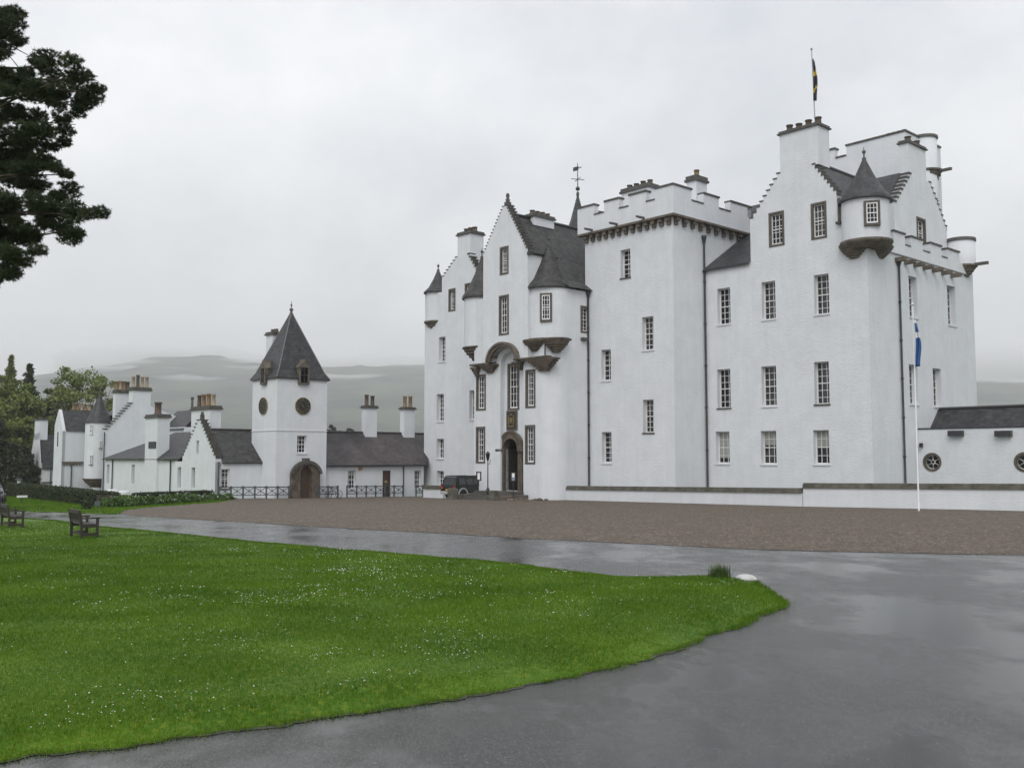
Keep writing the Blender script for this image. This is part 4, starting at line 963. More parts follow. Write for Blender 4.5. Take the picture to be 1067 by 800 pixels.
def wing():
    pb = PB(0.0); yw = pb.s(957.5, 480); pw = PA(yw)
    ze = pw.z(958, 447.5); xr = pw.s(1180, 450)
    H = []; ocs = []
    for px in (971.3, 1067.5, 1150):
        s, z = pw.hit(px, 481.3); ocs.append((s, z))
        H.append([(s + .5 * math.cos(2 * math.pi * i / 24), z + .5 * math.sin(2 * math.pi * i / 24)) for i in range(24)])
    wmb('wing_wall', MB().panel(pw, [(0.002, BASE), (xr, BASE), (xr, ze), (0.002, ze)], H, .3))
    for s, z in ocs:
        ring = MB(); n = 24
        a_ = [(s + .64 * math.cos(2 * math.pi * i / n), z + .64 * math.sin(2 * math.pi * i / n)) for i in range(n)]
        b_ = [(s + .48 * math.cos(2 * math.pi * i / n), z + .48 * math.sin(2 * math.pi * i / n)) for i in range(n)]
        ring.add([pw.P(a, q, -.04) for a, q in a_ + b_] + [pw.P(a, q, .1) for a, q in a_ + b_], [(i, (i + 1) % n, n + (i + 1) % n, n + i) for i in range(n)] + [(i, (i + 1) % n, 2 * n + (i + 1) % n, 2 * n + i) for i in range(n)] + [(n + i, n + (i + 1) % n, 3 * n + (i + 1) % n, 3 * n + i) for i in range(n)])
        o = ring.build('oculus_window', M['stone_brown'], castle)
        b = MB()
        for k in range(6):
            a = R(30 + 60 * k); b.tube(pw.P(s + .14 * math.cos(a), z + .14 * math.sin(a), .16), pw.P(s + .5 * math.cos(a), z + .5 * math.sin(a), .16), .028, n=6)
            a2 = R(90 + 60 * k); b.tube(pw.P(s + .14 * math.cos(a), z + .14 * math.sin(a), .16), pw.P(s + .14 * math.cos(a2), z + .14 * math.sin(a2), .16), .028, n=6)
        for k in range(24): b.tube(pw.P(s + .47 * math.cos(R(15 * k)), z + .47 * math.sin(R(15 * k)), .16), pw.P(s + .47 * math.cos(R(15 * k + 15)), z + .47 * math.sin(R(15 * k + 15)), .16), .03, n=6)
        b.build('tracery', M['paint'], o)
        MB().add([pw.P(s + .52 * math.cos(2 * math.pi * i / n), z + .52 * math.sin(2 * math.pi * i / n), .2) for i in range(n)], [list(range(n))]).build('pane', M['glass'], o)
    yr = pb.s(977.5, 425); zr = pb.z(977.5, 426.5)
    yq = pb.s(969, 447)
    MB().box(.003, xr, yw - .05, yw + .4, ze + .003, ze + .1).build('wing_cope', M['lead'], castle)
    rf = MB().add([(.003, yq, ze + .11), (xr, yq, ze + .11), (xr, yr, zr), (.003, yr, zr), (.003, yr + 4, ze), (xr, yr + 4, ze), (.003, yw + .4, ze + .1), (xr, yw + .4, ze + .1)], [(0, 1, 2, 3), (3, 2, 5, 4), (0, 1, 7, 6)])
    rf.build('wing_roof', M['slate'], castle)
    MB().tube((.1, yr, zr + .05), (xr, yr, zr + .05), .1).box(pw.s(1003, 425) + 3.5, pw.s(1003, 425) + 6, yr - .15, yr + .15, zr + .15, zr + .3).build('ridge', M['lead'], castle)
    q = MB()
    for p0, p1 in ((989.5, 1004.5), (1038, 1055)):
        z = pw.z(p0, 448); q.box(pw.s(p0, 448), pw.s(p1, 448), yw - .36, yw - .004, z - .42, z - .05)
    q.build('gutter_box', M['lead'], castle)
    s, z = pw.hit(959, 463); MB().pbox(pw, s + .05, s + .2, z - .2, z + .1, -.3, -.02).build('wall_lamp', M['black'], castle)
wing()

# flag on the roof and on the white pole
def roof_flag():
    p3 = PA(3.0); s, z0 = p3.hit(852.5, 175); zt = p3.z(849, 51)
    fx = s - .25
    t = cthing('roof_flagpole', 'slim pole on the castle roof flying a furled black and yellow flag', 'flagpole', s, 3.0, z0 - 2.0)
    MB().tube((s, 3.0, z0 - 2.5), (s - .3, 3.0, zt), .055, .035).sphere((s - .3, 3.0, zt + .05), .09).build('pole', M['greypole'], t)
    fm = bpy.data.materials.new('black_yellow_bunting'); fm.use_nodes = True; n = fm.node_tree.nodes; l = fm.node_tree.links; p = n['Principled BSDF']; p.inputs['Roughness'].default_value = .8
    g = n.new('ShaderNodeNewGeometry'); sp = n.new('ShaderNodeSeparateXYZ'); l.new(g.outputs['Position'], sp.inputs[0])
    a = n.new('ShaderNodeTexNoise'); a.inputs['Scale'].default_value = 1.1; a.inputs['Detail'].default_value = 1; l.new(g.outputs['Position'], a.inputs['Vector'])
    w = n.new('ShaderNodeMath'); w.operation = 'MULTIPLY_ADD'; w.inputs[1].default_value = 2.2; l.new(a.outputs['Fac'], w.inputs[0]); l.new(sp.outputs['Z'], w.inputs[2])
    m2 = n.new('ShaderNodeMath'); m2.operation = 'PINGPONG'; m2.inputs[1].default_value = .75; l.new(w.outputs[0], m2.inputs[0])
    cr = n.new('ShaderNodeValToRGB'); cr.color_ramp.interpolation = 'CONSTANT'; cr.color_ramp.elements[0].color = (.02, .02, .03, 1); cr.color_ramp.elements[1].position = .54; cr.color_ramp.elements[1].color = (.55, .40, .03, 1)
    l.new(m2.outputs[0], cr.inputs['Fac']); l.new(cr.outputs['Color'], p.inputs['Base Color'])
    za, zb = p3.z(850, 60), p3.z(850, 105); furl(t, s - .28, 3.0, za, zb, .42, fm)
def furl(t, x, y, za, zb, wid, m, name='flag'):
    b = MB(); nz, nx = 16, 12; vs = []
    for j in range(nz + 1):
        v = j / nz; w = wid * (.3 + .7 * math.sin(math.pi * min(1, v * .62 + .05)))
        for i in range(nx + 1):
            u = i / nx; vs.append((x + .05 + u * w * (.75 + .25 * math.sin(v * 5)), y + .13 * math.sin(u * 11 + v * 3) * (1 - .3 * v), za + (zb - za) * v - .35 * u * (1 - v)))
    b.add(vs, [(j * (nx + 1) + i, j * (nx + 1) + i + 1, (j + 1) * (nx + 1) + i + 1, (j + 1) * (nx + 1) + i) for j in range(nz) for i in range(nx)], True)
    o = b.build(name, m, t); s = o.modifiers.new('thickness', 'SOLIDIFY'); s.thickness = .01; return o
roof_flag()
def white_flagpole():
    g = ground(957.5, 532.2); q = loc(g.x, g.y); Y = g.y
    t = cthing('flagpole', 'tall white flagpole with a limp blue and white flag before the forecourt wall', 'flagpole', q.x, q.y)
    tp = at(951, 318, Y); tq = loc(tp.x, tp.y); mp_ = at(954.5, 390, Y)
    z0 = gz(Y)
    MB().tube((q.x, q.y, z0 - .1), (tq.x, tq.y, tp.z), .042, .027, 12).sphere((tq.x, tq.y, tp.z + .05), .08).build('pole', M['whitepole'], t)
    fm = bpy.data.materials.new('blue_white_bunting'); fm.use_nodes = True; n = fm.node_tree.nodes; l = fm.node_tree.links; p = n['Principled BSDF']; p.inputs['Roughness'].default_value = .8
    g_ = n.new('ShaderNodeNewGeometry'); sp = n.new('ShaderNodeSeparateXYZ'); l.new(g_.outputs['Position'], sp.inputs[0])
    za, zb = at(953, 333, Y).z, at(954, 382, Y).z
    r = n.new('ShaderNodeMapRange'); r.inputs[1].default_value = zb; r.inputs[2].default_value = za; l.new(sp.outputs['Z'], r.inputs[0])
    cr = n.new('ShaderNodeValToRGB'); cr.color_ramp.interpolation = 'CONSTANT'; e = cr.color_ramp.elements; e[0].color = (.03, .11, .30, 1); e[1].position = .60; e[1].color = (.75, .76, .78, 1); k = e.new(.72); k.color = (.03, .10, .26, 1); k = e.new(.92); k.color = (.7, .7, .72, 1)
    l.new(r.outputs[0], cr.inputs['Fac']); l.new(cr.outputs['Color'], p.inputs['Base Color'])
    f = tq.lerp(q, .2); furl(t, f.x + .02, f.y, za, zb, .38, fm)
white_flagpole()

# forecourt wall in two heights, and the short wall by the car
def walls():
    g0 = ground(589.5, 520.8); g1 = ground(836, 527.6); g2 = ground(1075, 532.2)
    def run(nm, lab, a, b, h, ext=0.0):
        a, b = Vector(a.xy), Vector(b.xy); d = (b - a); Ln = d.length + ext; d.normalize(); nn = Vector((-d.y, d.x))
        if nn.y < 0: nn = -nn
        t = thing(nm, lab, 'wall', (a.x, a.y, gz(a.y)), math.atan2(d.y, d.x))
        k = 24; za = 0; m = MB(); c = MB(); vs = []
        def zz(s): return gz((a + d * s).y) - gz(a.y)
        for y0, y1, lo, hi, mb in ((0.0, .42, -.4, h - .2, m), (-.08, .5, h - .197, h, c), (.02, .4, h + .003, h + .1, c)):
            vs = []; fs = []
            for i in range(k + 1):
                s = Ln * i / k; w = .012 * noise.noise(Vector((s * .8, h, 0)))
                vs += [(s, y0 + w, zz(s) + lo), (s, y1 + w, zz(s) + lo), (s, y1 + w, zz(s) + hi + w), (s, y0 + w, zz(s) + hi + w)]
            for i in range(k):
                o = 4 * i; fs += [(o, o + 4, o + 7, o + 3), (o + 3, o + 7, o + 6, o + 2), (o + 1, o + 2, o + 6, o + 5)]
            fs += [(0, 1, 2, 3), (4 * k, 4 * k + 1, 4 * k + 2, 4 * k + 3)]
            mb.add(vs, fs)
        m.build('wall_face', M['wall'], t); c.build('coping', M['cope_moss'], t)
    h1 = (527.6 - 510.4) / F * g1.y; h2 = (527.6 - 505.2) / F * g1.y
    run('low_wall', 'low white forecourt wall with dark stone coping between the entrance and the taller wall', g0, g1, h1)
    run('forecourt_wall', 'slightly taller white wall with mossy coping behind the white flagpole', g1 + Vector((.05, -.03, 0)), g2, h2, 6)
    w0, w1 = ground(441, 518.3), ground(461.5, 519.0)
    run('garden_wall', 'short low white wall with stone coping to the left of the green car', w0, w1, .95)
walls()

# ------------------------------------------------------------------ clock tower and the ranges to its left
_t = at(287.4, 476, 80.0); TC = loc(_t.x, _t.y)
PR = PB(TC.x); PF = PA(TC.y)
def clock_tower():
    t = cthing('clock_tower', 'square white clock tower with a steep pointed slate roof', 'clock tower', TC.x - 2.2, TC.y + 2.4)
    yb = PR.s(340.5, 440); xl = PF.s(262.6, 440); ze = PR.z(315, 394)
    H = []; window(t, PR, 309.7, 319.5, 453.8, 472, cols=3, rows=4, holes=H, recess=.3)
    dc = PR.s(316.5, 500); dz = PR.z(316, 488.3); dw = (PR.s(322.8, 500) - PR.s(311, 500)) / 2; gb = gz(80) - .1
    da = arc(dc, dz - dw * .4 - .25, dw, dw * 1.35, 0, 180, 14)
    H.append([(dc - dw, gb), (dc + dw, gb)] + da)
    w = MB().panel(PR, [(TC.y, BASE), (yb, BASE), (yb, ze), (TC.y, ze)], H, .3)
    H2 = []; a0, a1 = PF.s(267, 500), PF.s(271.2, 500); z0, z1 = PF.z(269, 509), PF.z(269, 494)
    H2.append([(a0, z0), (a1, z0), (a1, z1)] + arc((a0 + a1) / 2, z1, (a1 - a0) / 2, (a1 - a0) / 2, 0, 180, 8)[1:-1] + [(a0, z1)])
    w.panel(PF, [(xl, BASE), (TC.x, BASE), (TC.x, ze), (xl, ze)], H2, .3)
    w.add([(xl, TC.y, BASE), (xl, yb, BASE), (xl, yb, ze), (xl, TC.y, ze)], [(0, 1, 2, 3)]).add([(xl, yb, BASE), (TC.x, yb, BASE), (TC.x, yb, ze), (xl, yb, ze)], [(0, 1, 2, 3)])
    w.build('wall', M['wall'], t)
    MB().add([PF.P(a0 - .1, z0 - .1, .28), PF.P(a1 + .1, z0 - .1, .28), PF.P(a1 + .1, z1 + .6, .28), PF.P(a0 - .1, z1 + .6, .28)], [(0, 1, 2, 3)]).build('arched_window', M['glass'], t)
    # string line above the lower storey
    zs = PR.z(315, 448.5); MB().box(xl - .04, TC.x + .045, TC.y - .045, yb + .04, zs - .05, zs + .03).build('string_course', M['wall'], t)
    # roof, bell-cast pyramid
    cx, cy = (xl + TC.x) / 2, (TC.y + yb) / 2; hx, hy = (TC.x - xl) / 2 + .16, (yb - TC.y) / 2 + .16
    Yc = wor(cx, cy).y; za = at(304.5, 327, Yc).z
    prof = [(1.0, ze - .12), (1.0, ze), (.86, ze + .55), (.74, ze + 1.3), (.03, za)]; vs = []; fs = []
    for k, z in prof: vs += [(cx + sx * hx * k, cy + sy * hy * k, z) for sx, sy in ((-1, -1), (1, -1), (1, 1), (-1, 1))]
    for j in range(4): fs += [(4 * j + i, 4 * j + (i + 1) % 4, 4 * j + 4 + (i + 1) % 4, 4 * j + 4 + i) for i in range(4)]
    rf = MB().add(vs, fs).add(vs[:4], [(0, 1, 2, 3)]).build('roof', M['slate'], t)
    hp = MB()
    for i in range(4):
        for j in range(1, 4): hp.tube(vs[4 * j + i], vs[4 * j + 4 + i], .05, n=6)
    hp.build('hip', mat('grey_lead', (.17, .175, .185), .5, .3, 3), rf)
    f = MB().lathe(cx, cy, [(.2, za - .3), (.16, za), (.08, za + .2)], 12); f.sphere((cx, cy, za + .35), .17).tube((cx, cy, za + .4), (cx, cy, za + 1.1), .05, .02).sphere((cx, cy, za + .75), .09)
    f.build('finial', M['cope'], rf)
    # dormers breaking the eave
    def dormer(pl, pc, ptop, pbot, hw):
        s = pl.s(pc, 392); z0 = pl.z(pc, pbot); z1 = pl.z(pc, ptop + 9); zt = pl.z(pc, ptop)
        d = MB().pbox(pl, s - hw - .16, s - hw, z0, z1, -.24, 1.6).pbox(pl, s + hw, s + hw + .16, z0, z1, -.24, 1.6).pbox(pl, s - hw - .16, s + hw + .16, z0 - .14, z0 - .003, -.26, .4)
        d.prism(pl, [(s - hw - .24, z1), (s + hw + .24, z1), (s + hw * .5, z1 + (zt - z1) * .55), (s, zt), (s - hw * .5, z1 + (zt - z1) * .55)], -.28, 1.8)
        o = d.build('dormer', M['stone'], t)
        q = MB().add([pl.P(s - hw, z0, -.185), pl.P(s + hw, z0, -.185), pl.P(s + hw, z1, -.185), pl.P(s - hw, z1, -.185)], [(0, 1, 2, 3)]); q.build('pane', M['glass'], o)
        p = MB().pbox(pl, s - .025, s + .025, z0, z1, -.22, -.19).pbox(pl, s - hw, s + hw, (z0 + z1) / 2 - .03, (z0 + z1) / 2 + .03, -.225, -.188); p.build('glazing_bars', M['wood_dark'], o)
    dormer(PR, 315.8, 374, 399, .34); dormer(PF, 276.2, 375, 399, .27)
    # clocks
    for pl, pc in ((PR, 315.4), (PF, 274.7)):
        s, z = pl.hit(pc, 423); r = .72
        def disc(r_, d, n=40): return [pl.P(s + r_ * math.cos(2 * math.pi * i / n), z + r_ * math.sin(2 * math.pi * i / n), d) for i in range(n)]
        n = 40
        b = MB().add(disc(r, -.06) + disc(r, .02), [list(range(n))] + [(i, (i + 1) % n, n + (i + 1) % n, n + i) for i in range(n)]); o = b.build('clock_dial', M['black'], t)
        g = MB()
        for r1, r2, d in ((r + .01, r - .035, -.09), (r * .56, r * .54, -.065)):
            g.add(disc(r1, d) + disc(r2, d) + disc(r1, d + .1), [(i, (i + 1) % n, n + (i + 1) % n, n + i) for i in range(n)] + [(i, (i + 1) % n, 2 * n + (i + 1) % n, 2 * n + i) for i in range(n)])
        g.build('dial_ring', M['gold'], o)
        num = MB(); names = ['I', 'II', 'III', 'IIII', 'V', 'VI', 'VII', 'VIII', 'IX', 'X', 'XI', 'XII']
        for h, tx in enumerate(names, 1):
            a = R(90 - 30 * h) if pl is PR else R(90 - 30 * h); rad = Vector((math.cos(a), math.sin(a))); tan = Vector((rad.y, -rad.x))
            wd = {'I': .045, 'V': .1, 'X': .1}; tot = sum(wd[c] for c in tx); u = -tot / 2
            def bar(x0, r0, x1, r1_, w=.011):
                p = Vector((s, z)) + tan * x0 + rad * r0; q = Vector((s, z)) + tan * x1 + rad * r1_; e = (q - p).normalized(); pn = Vector((-e.y, e.x)) * w
                num.add([pl.P(*(p + pn), -.068), pl.P(*(p - pn), -.068), pl.P(*(q - pn), -.068), pl.P(*(q + pn), -.068)], [(0, 1, 2, 3)])
            for c in tx:
                w_ = wd[c]; m_ = u + w_ / 2; ra, rb = r * .66, r * .86
                if c == 'I': bar(m_, ra, m_, rb)
                elif c == 'V': bar(m_ - .04, rb, m_, ra); bar(m_ + .04, rb, m_, ra)
                else: bar(m_ - .04, rb, m_ + .04, ra); bar(m_ + .04, rb, m_ - .04, ra)
                u += w_
        num.build('numerals', M['gold'], o)
        hd = MB()
        for ang, ln in ((-55, .36), (140, .58)):
            rad = Vector((math.cos(R(ang)), math.sin(R(ang)))); pn = Vector((-rad.y, rad.x)) * .028; c0 = Vector((s, z))
            hd.add([pl.P(*(c0 - rad * .1 + pn), -.075), pl.P(*(c0 - rad * .1 - pn), -.075), pl.P(*(c0 + rad * ln), -.075)], [(0, 1, 2)])
        hd.build('clock_hands', M['gold'], o)
    # arched doorway
    ow = (PR.s(331, 500) - PR.s(302, 500)) / 2; oz = PR.z(316, 481.5)
    sp_ = dz - dw * .4 - .35
    outer = [(dc - ow, gb - .2)] + list(reversed(arc(dc, sp_, ow, oz - sp_, 0, 180, 20))) + [(dc + ow, gb - .2)]
    inner = [(dc + dw, gb - .2)] + da + [(dc - dw, gb - .2)]
    ds = MB().panel(PR, outer + inner, (), d=-.42)
    for seq in (outer, inner): ds.add([PR.P(a, z, -.42) for a, z in seq] + [PR.P(a, z, .05) for a, z in seq], [(i, i + 1, len(seq) + i + 1, len(seq) + i) for i in range(len(seq) - 1)])
    ds.build('door_surround', M['stone_brown'], t)
    o1 = arc(dc, sp_, ow + .16, oz - sp_ + .16, 6, 174, 20); o2 = arc(dc, sp_, ow - .12, oz - sp_ - .14, 6, 174, 20); n = 21
    hm = MB().add([PR.P(a, z, -.58) for a, z in o1 + o2] + [PR.P(a, z, -.3) for a, z in o1 + o2], [(i, i + 1, n + i + 1, n + i) for i in range(n - 1)] + [(i, i + 1, 2 * n + i + 1, 2 * n + i) for i in range(n - 1)] + [(n + i, n + i + 1, 3 * n + i + 1, 3 * n + i) for i in range(n - 1)])
    hm.pbox(PR, dc - .22, dc + .22, oz + .05, oz + .35, -.55, -.02).build('hood_moulding', M['cope'], t)
    d = MB().pbox(PR, dc - dw, dc + dw, gb, dz + .1, .012, .07)
    d.build('door', M['door'], t)
    x0 = PA(yb - 1.2).s(278, 356)
    P = at(287, 356, Yc + 1.2); q = loc(P.x, P.y); zt = at(287, 346.5, Yc + 1.2).z
    chimney(t, q.x - .75, q.x + .4, q.y - .5, q.y + .5, ze + .5, zt - .25, 2, 'x', 'pot_dark', .3, .2, cope=.18)
    return yb, xl, ze
yTb, xTl, zTe = clock_tower()

def low_range():
    """single-storey range between the clock tower and the castle"""
    p = PB(TC.x - .5); y0 = yTb + .004; y1 = p.s(441.5, 480)
    t = cthing('low_range', 'single storey white range with mauve slate roof between clock tower and castle', 'building', TC.x - 3, (y0 + y1) / 2)
    ze = p.z(390, 484); H = []
    window(t, p, 362.5, 371, 490, 509.3, cols=3, rows=4, holes=H, recess=.3, blind=.2); window(t, p, 431.8, 439, 490, 509.3, cols=3, rows=4, holes=H, recess=.3)
    s0, s1 = p.s(398.7, 500), p.s(407, 500); z1 = p.z(402, 490); z0 = gz(86) - .05
    H.append([(s0, z0), (s1, z0), (s1, z1), (s0, z1)])
    w = MB().panel(p, [(y0, BASE), (y1, BASE), (y1, ze), (y0, ze)], H, .3)
    xb = TC.x - 6.8
    w.box(xb, xb + .2, y0, y1, BASE, ze); w.build('wall', M['wall'], t)
    dr = MB().pbox(p, s0, s1, z0, z1, .12, .17).pbox(p, s0, s0 + .12, z0, z1, .05, .13).pbox(p, s1 - .12, s1, z0, z1, .05, .13).pbox(p, s0 + .12, s1 - .12, z1 - .12, z1, .05, .13).build('door', M['door'], t)
    MB().pbox(p, (s0 + s1) / 2 - .14, (s0 + s1) / 2 + .14, z0 + 1.25, z0 + 1.45, .1, .118).build('door_plate', M['pot_pale'], dr)
    pr_ = PB(TC.x - 3.6); zr = pr_.z(390, 451)
    xf, xm = TC.x - .2, TC.x - 3.6
    rf = MB().add([(xf, y0, ze - .02), (xf, y1 + .3, ze - .02), (xm, y1 + 3.0, zr), (xm, y0, zr), (xb - .3, y0, ze), (xb - .3, y1 + 3.0, ze), (xf, y0, ze - .12), (xf, y1 + .3, ze - .12)], [(0, 1, 2, 3), (3, 2, 5, 4), (0, 1, 7, 6)])
    rf.build('roof', M['slate_mauve'], t)
    MB().tube((xm, y0, zr + .03), (xm, y1 + 3, zr + .03), .1).build('ridge', M['cope'], t)
    MB().tube((xf + .05, y0, ze - .08), (xf + .05, y1 + .3, ze - .08), .075).build('gutter', M['lead'], t)
    s = p.s(420, 495); MB().tube((TC.x - .42, s, BASE), (TC.x - .42, s, ze - .1), .055).build('drainpipe', M['lead'], t)
    s, z = p.hit(375.2, 488.3); MB().pbox(p, s - .16, s + .16, z - .13, z + .13, -.12, -.002).build('alarm_box', mat('orange_plastic', (.42, .2, .05), .5), t)
    pc = PB(xm + .45)
    for pa, pb_, top, pl in ((380.8, 397.5, 424, ['pot_dark', 'pot_dark']), (421, 436.5, 425.5, ['pot', 'pot'])):
        a, b = pc.s(pa, 440), pc.s(pb_, 440)
        b = a + (b - a) * .72; chimney(t, xm - .2, xm + .45, a, b, zr - 1.2, pc.z(pa, top + 1), 2, 'y', None, 1.0, .2, potlist=pl)
low_range()

def cottage():
    """crow-stepped cottage left of the clock tower"""
    p = PB(TC.x - 2.4); y1 = TC.y - .004 + 1.5; y0 = p.s(224.5, 480); ze = p.z(240, 481)
    t = cthing('stepped_cottage', 'white cottage with stepped gable and dark slate roof left of the clock tower', 'building', TC.x - 4.5, (y0 + y1) / 2)
    g = PA(y0); H = []; xc = p.o.x
    window(t, p, 228.8, 239, 488.5, 509, cols=3, rows=5, holes=H, recess=.25)
    w = MB().panel(p, [(y0, BASE), (y1, BASE), (y1, ze), (y0, ze)], H, .3)
    xa = g.s(207.5, 450); za = g.z(207.5, 438); xr = xc; xl_ = g.s(190, 480)
    Hg = []
    a, b = g.s(204, 490), g.s(206.6, 490); Hg.append([(a, g.z(205, 473)), (b, g.z(205, 473)), (b, g.z(205, 459)), (a, g.z(205, 459))])
    for q0, q1, t0, t1 in ((184.8, 188.4, 486.5, 508), (199.3, 203, 487, 508)):
        a, b = g.s(q0, 497), g.s(q1, 497); Hg.append([(a, g.z(q0, t1)), (b, g.z(q0, t1)), (b, g.z(q0, t0)), (a, g.z(q0, t0))])
    rs = steps((xr, ze + .25), (xa + .12, za), 11); ls = steps((2 * xa - xr, ze + .25), (xa - .12, za), 11)
    xL = 2 * xa - xr
    w.panel(g, [(xL - 1.5, BASE), (xr, BASE), (xr, ze + .25)] + rs + list(reversed(ls)) + [(xL, ze + .25), (xL, ze), (xL - 1.5, ze)], Hg, .3, thick=.5)
    w.box(xL, xL + .2, y0 + .5, y1, BASE, ze)
    w.build('wall', M['wall'], t)
    for h in Hg: MB().add([g.P(s, z, .26) for s, z in h], [(0, 1, 2, 3)]).build('window', mat('pale_slit_glass', (.22, .24, .25), .2, .3, 2), t)
    c = MB(); step_caps(c, g, (xr, ze + .25), (xa + .12, za), 11, 0, .5, .09, .08); c.build('crow_steps', M['cope'], t); c = MB(); step_caps(c, g, (xL, ze + .25), (xa - .12, za), 11, 0, .5, .09, .06)
    c.box(xa - .12, xa + .12, y0 + .1, y0 + .4, za + .1, za + .5).sphere((xa, y0 + .25, za + .62), .14); c.build('crow_steps', M['cope'], t)
    zr = za - .75
    MB().add([(xr + .2, y0 + .5, ze - .05), (xr + .2, y1, ze - .05), (xa, y1, zr), (xa, y0 + .5, zr), (xL, y0 + .5, ze), (xL, y1, ze), (xr + .2, y0 + .5, ze - .16), (xr + .2, y1, ze - .16)], [(0, 1, 2, 3), (3, 2, 5, 4), (0, 1, 7, 6)]).build('roof', M['slate_rust'], t)
    MB().tube((xa, y0 + .5, zr + .03), (xa, y1, zr + .03), .1).build('ridge', M['cope'], t)
    s = y0 + .25; MB().tube((xr + .1, s, BASE), (xr + .1, s, ze), .06).build('drainpipe', M['lead'], t)
    # front stack standing on the gable wall, left
    k0, k1 = g.s(185.4, 440), g.s(209, 440)
    zk = g.z(197, 426.5)
    chimney(t, k0, k0 + (k1 - k0) * .82, y0 + 1.2, y0 + 2.2, ze - 1, zk, 4, 'x', None, 1.1, .2, cope=.22, potlist=['pot_dark', 'pot', 'pot', 'pot_pale'])
    return y0, xL, ze
yC, xCl, zCe = cottage()

def long_house():
    """low white house with hipped roof and a tall front stack"""
    g = PA(yC + .6); x1 = g.s(183, 490) + .4; x0 = g.s(109.5, 490); ze = g.z(150, 477.5)
    t = cthing('low_house', 'low white house with hipped slate roof and white stack rising from its front', 'building', (x0 + x1) / 2, yC + 3)
    H = []
    for a, b in ((110.8, 113.8), (136.8, 140), (159.2, 163)):
        s0, s1 = g.s(a, 495), g.s(b, 495); H.append([(s0, g.z(a, 503.5)), (s1, g.z(a, 503.5)), (s1, g.z(a, 484)), (s0, g.z(a, 484))])
    yb = yC + 6.5
    MB().panel(g, [(x0, BASE), (x1, BASE), (x1, ze), (x0, ze)], H, .3).box(x0, x0 + .2, yC + .61, yb, BASE, ze).box(x0, x1, yb - .2, yb, BASE, ze - .01).build('wall', M['wall'], t)
    for h in H: MB().add([g.P(s, z, .26) for s, z in h], [(0, 1, 2, 3)]).build('window', mat('pale_slit_glass', (.24, .26, .27), .2, .3, 2), t)
    ym = yC + 3.6; zr = PA(ym).z(150, 452); xh = g.s(150, 460)
    y_ = yC + .35
    MB().add([(x0 - .25, y_, ze - .03), (x1 + .9, y_, ze - .03), (x1 + .9, ym, zr), (xh, ym, zr), (x0 - .25, yb + .2, ze - .03), (x1 + .9, yb + .2, ze - .03), (x0 - .25, y_, ze - .14), (x1, y_, ze - .14)], [(0, 1, 2, 3), (0, 3, 4), (3, 2, 5, 4), (0, 1, 7, 6)]).build('roof', M['slate'], t)
    for px in (118, 178.5):
        s = g.s(px, 490); MB().tube((s, yC + .5, BASE), (s, yC + .5, ze), .06).build('drainpipe', M['lead'], t)
    k0, k1 = g.s(154.3, 450), g.s(166.8, 450)
    chimney(t, k0, k1, yC + .35, yC + 1.5, BASE, g.z(160, 435.5), 1, 'x', 'pot_dark', 1.15, .34, cope=.22)
    MB().box(k0 + .9, k0 + 2.6, yC + .3, yC + .8, g.z(163, 467), g.z(163, 460)).build('lead_tank', M['lead'], t)
long_house()

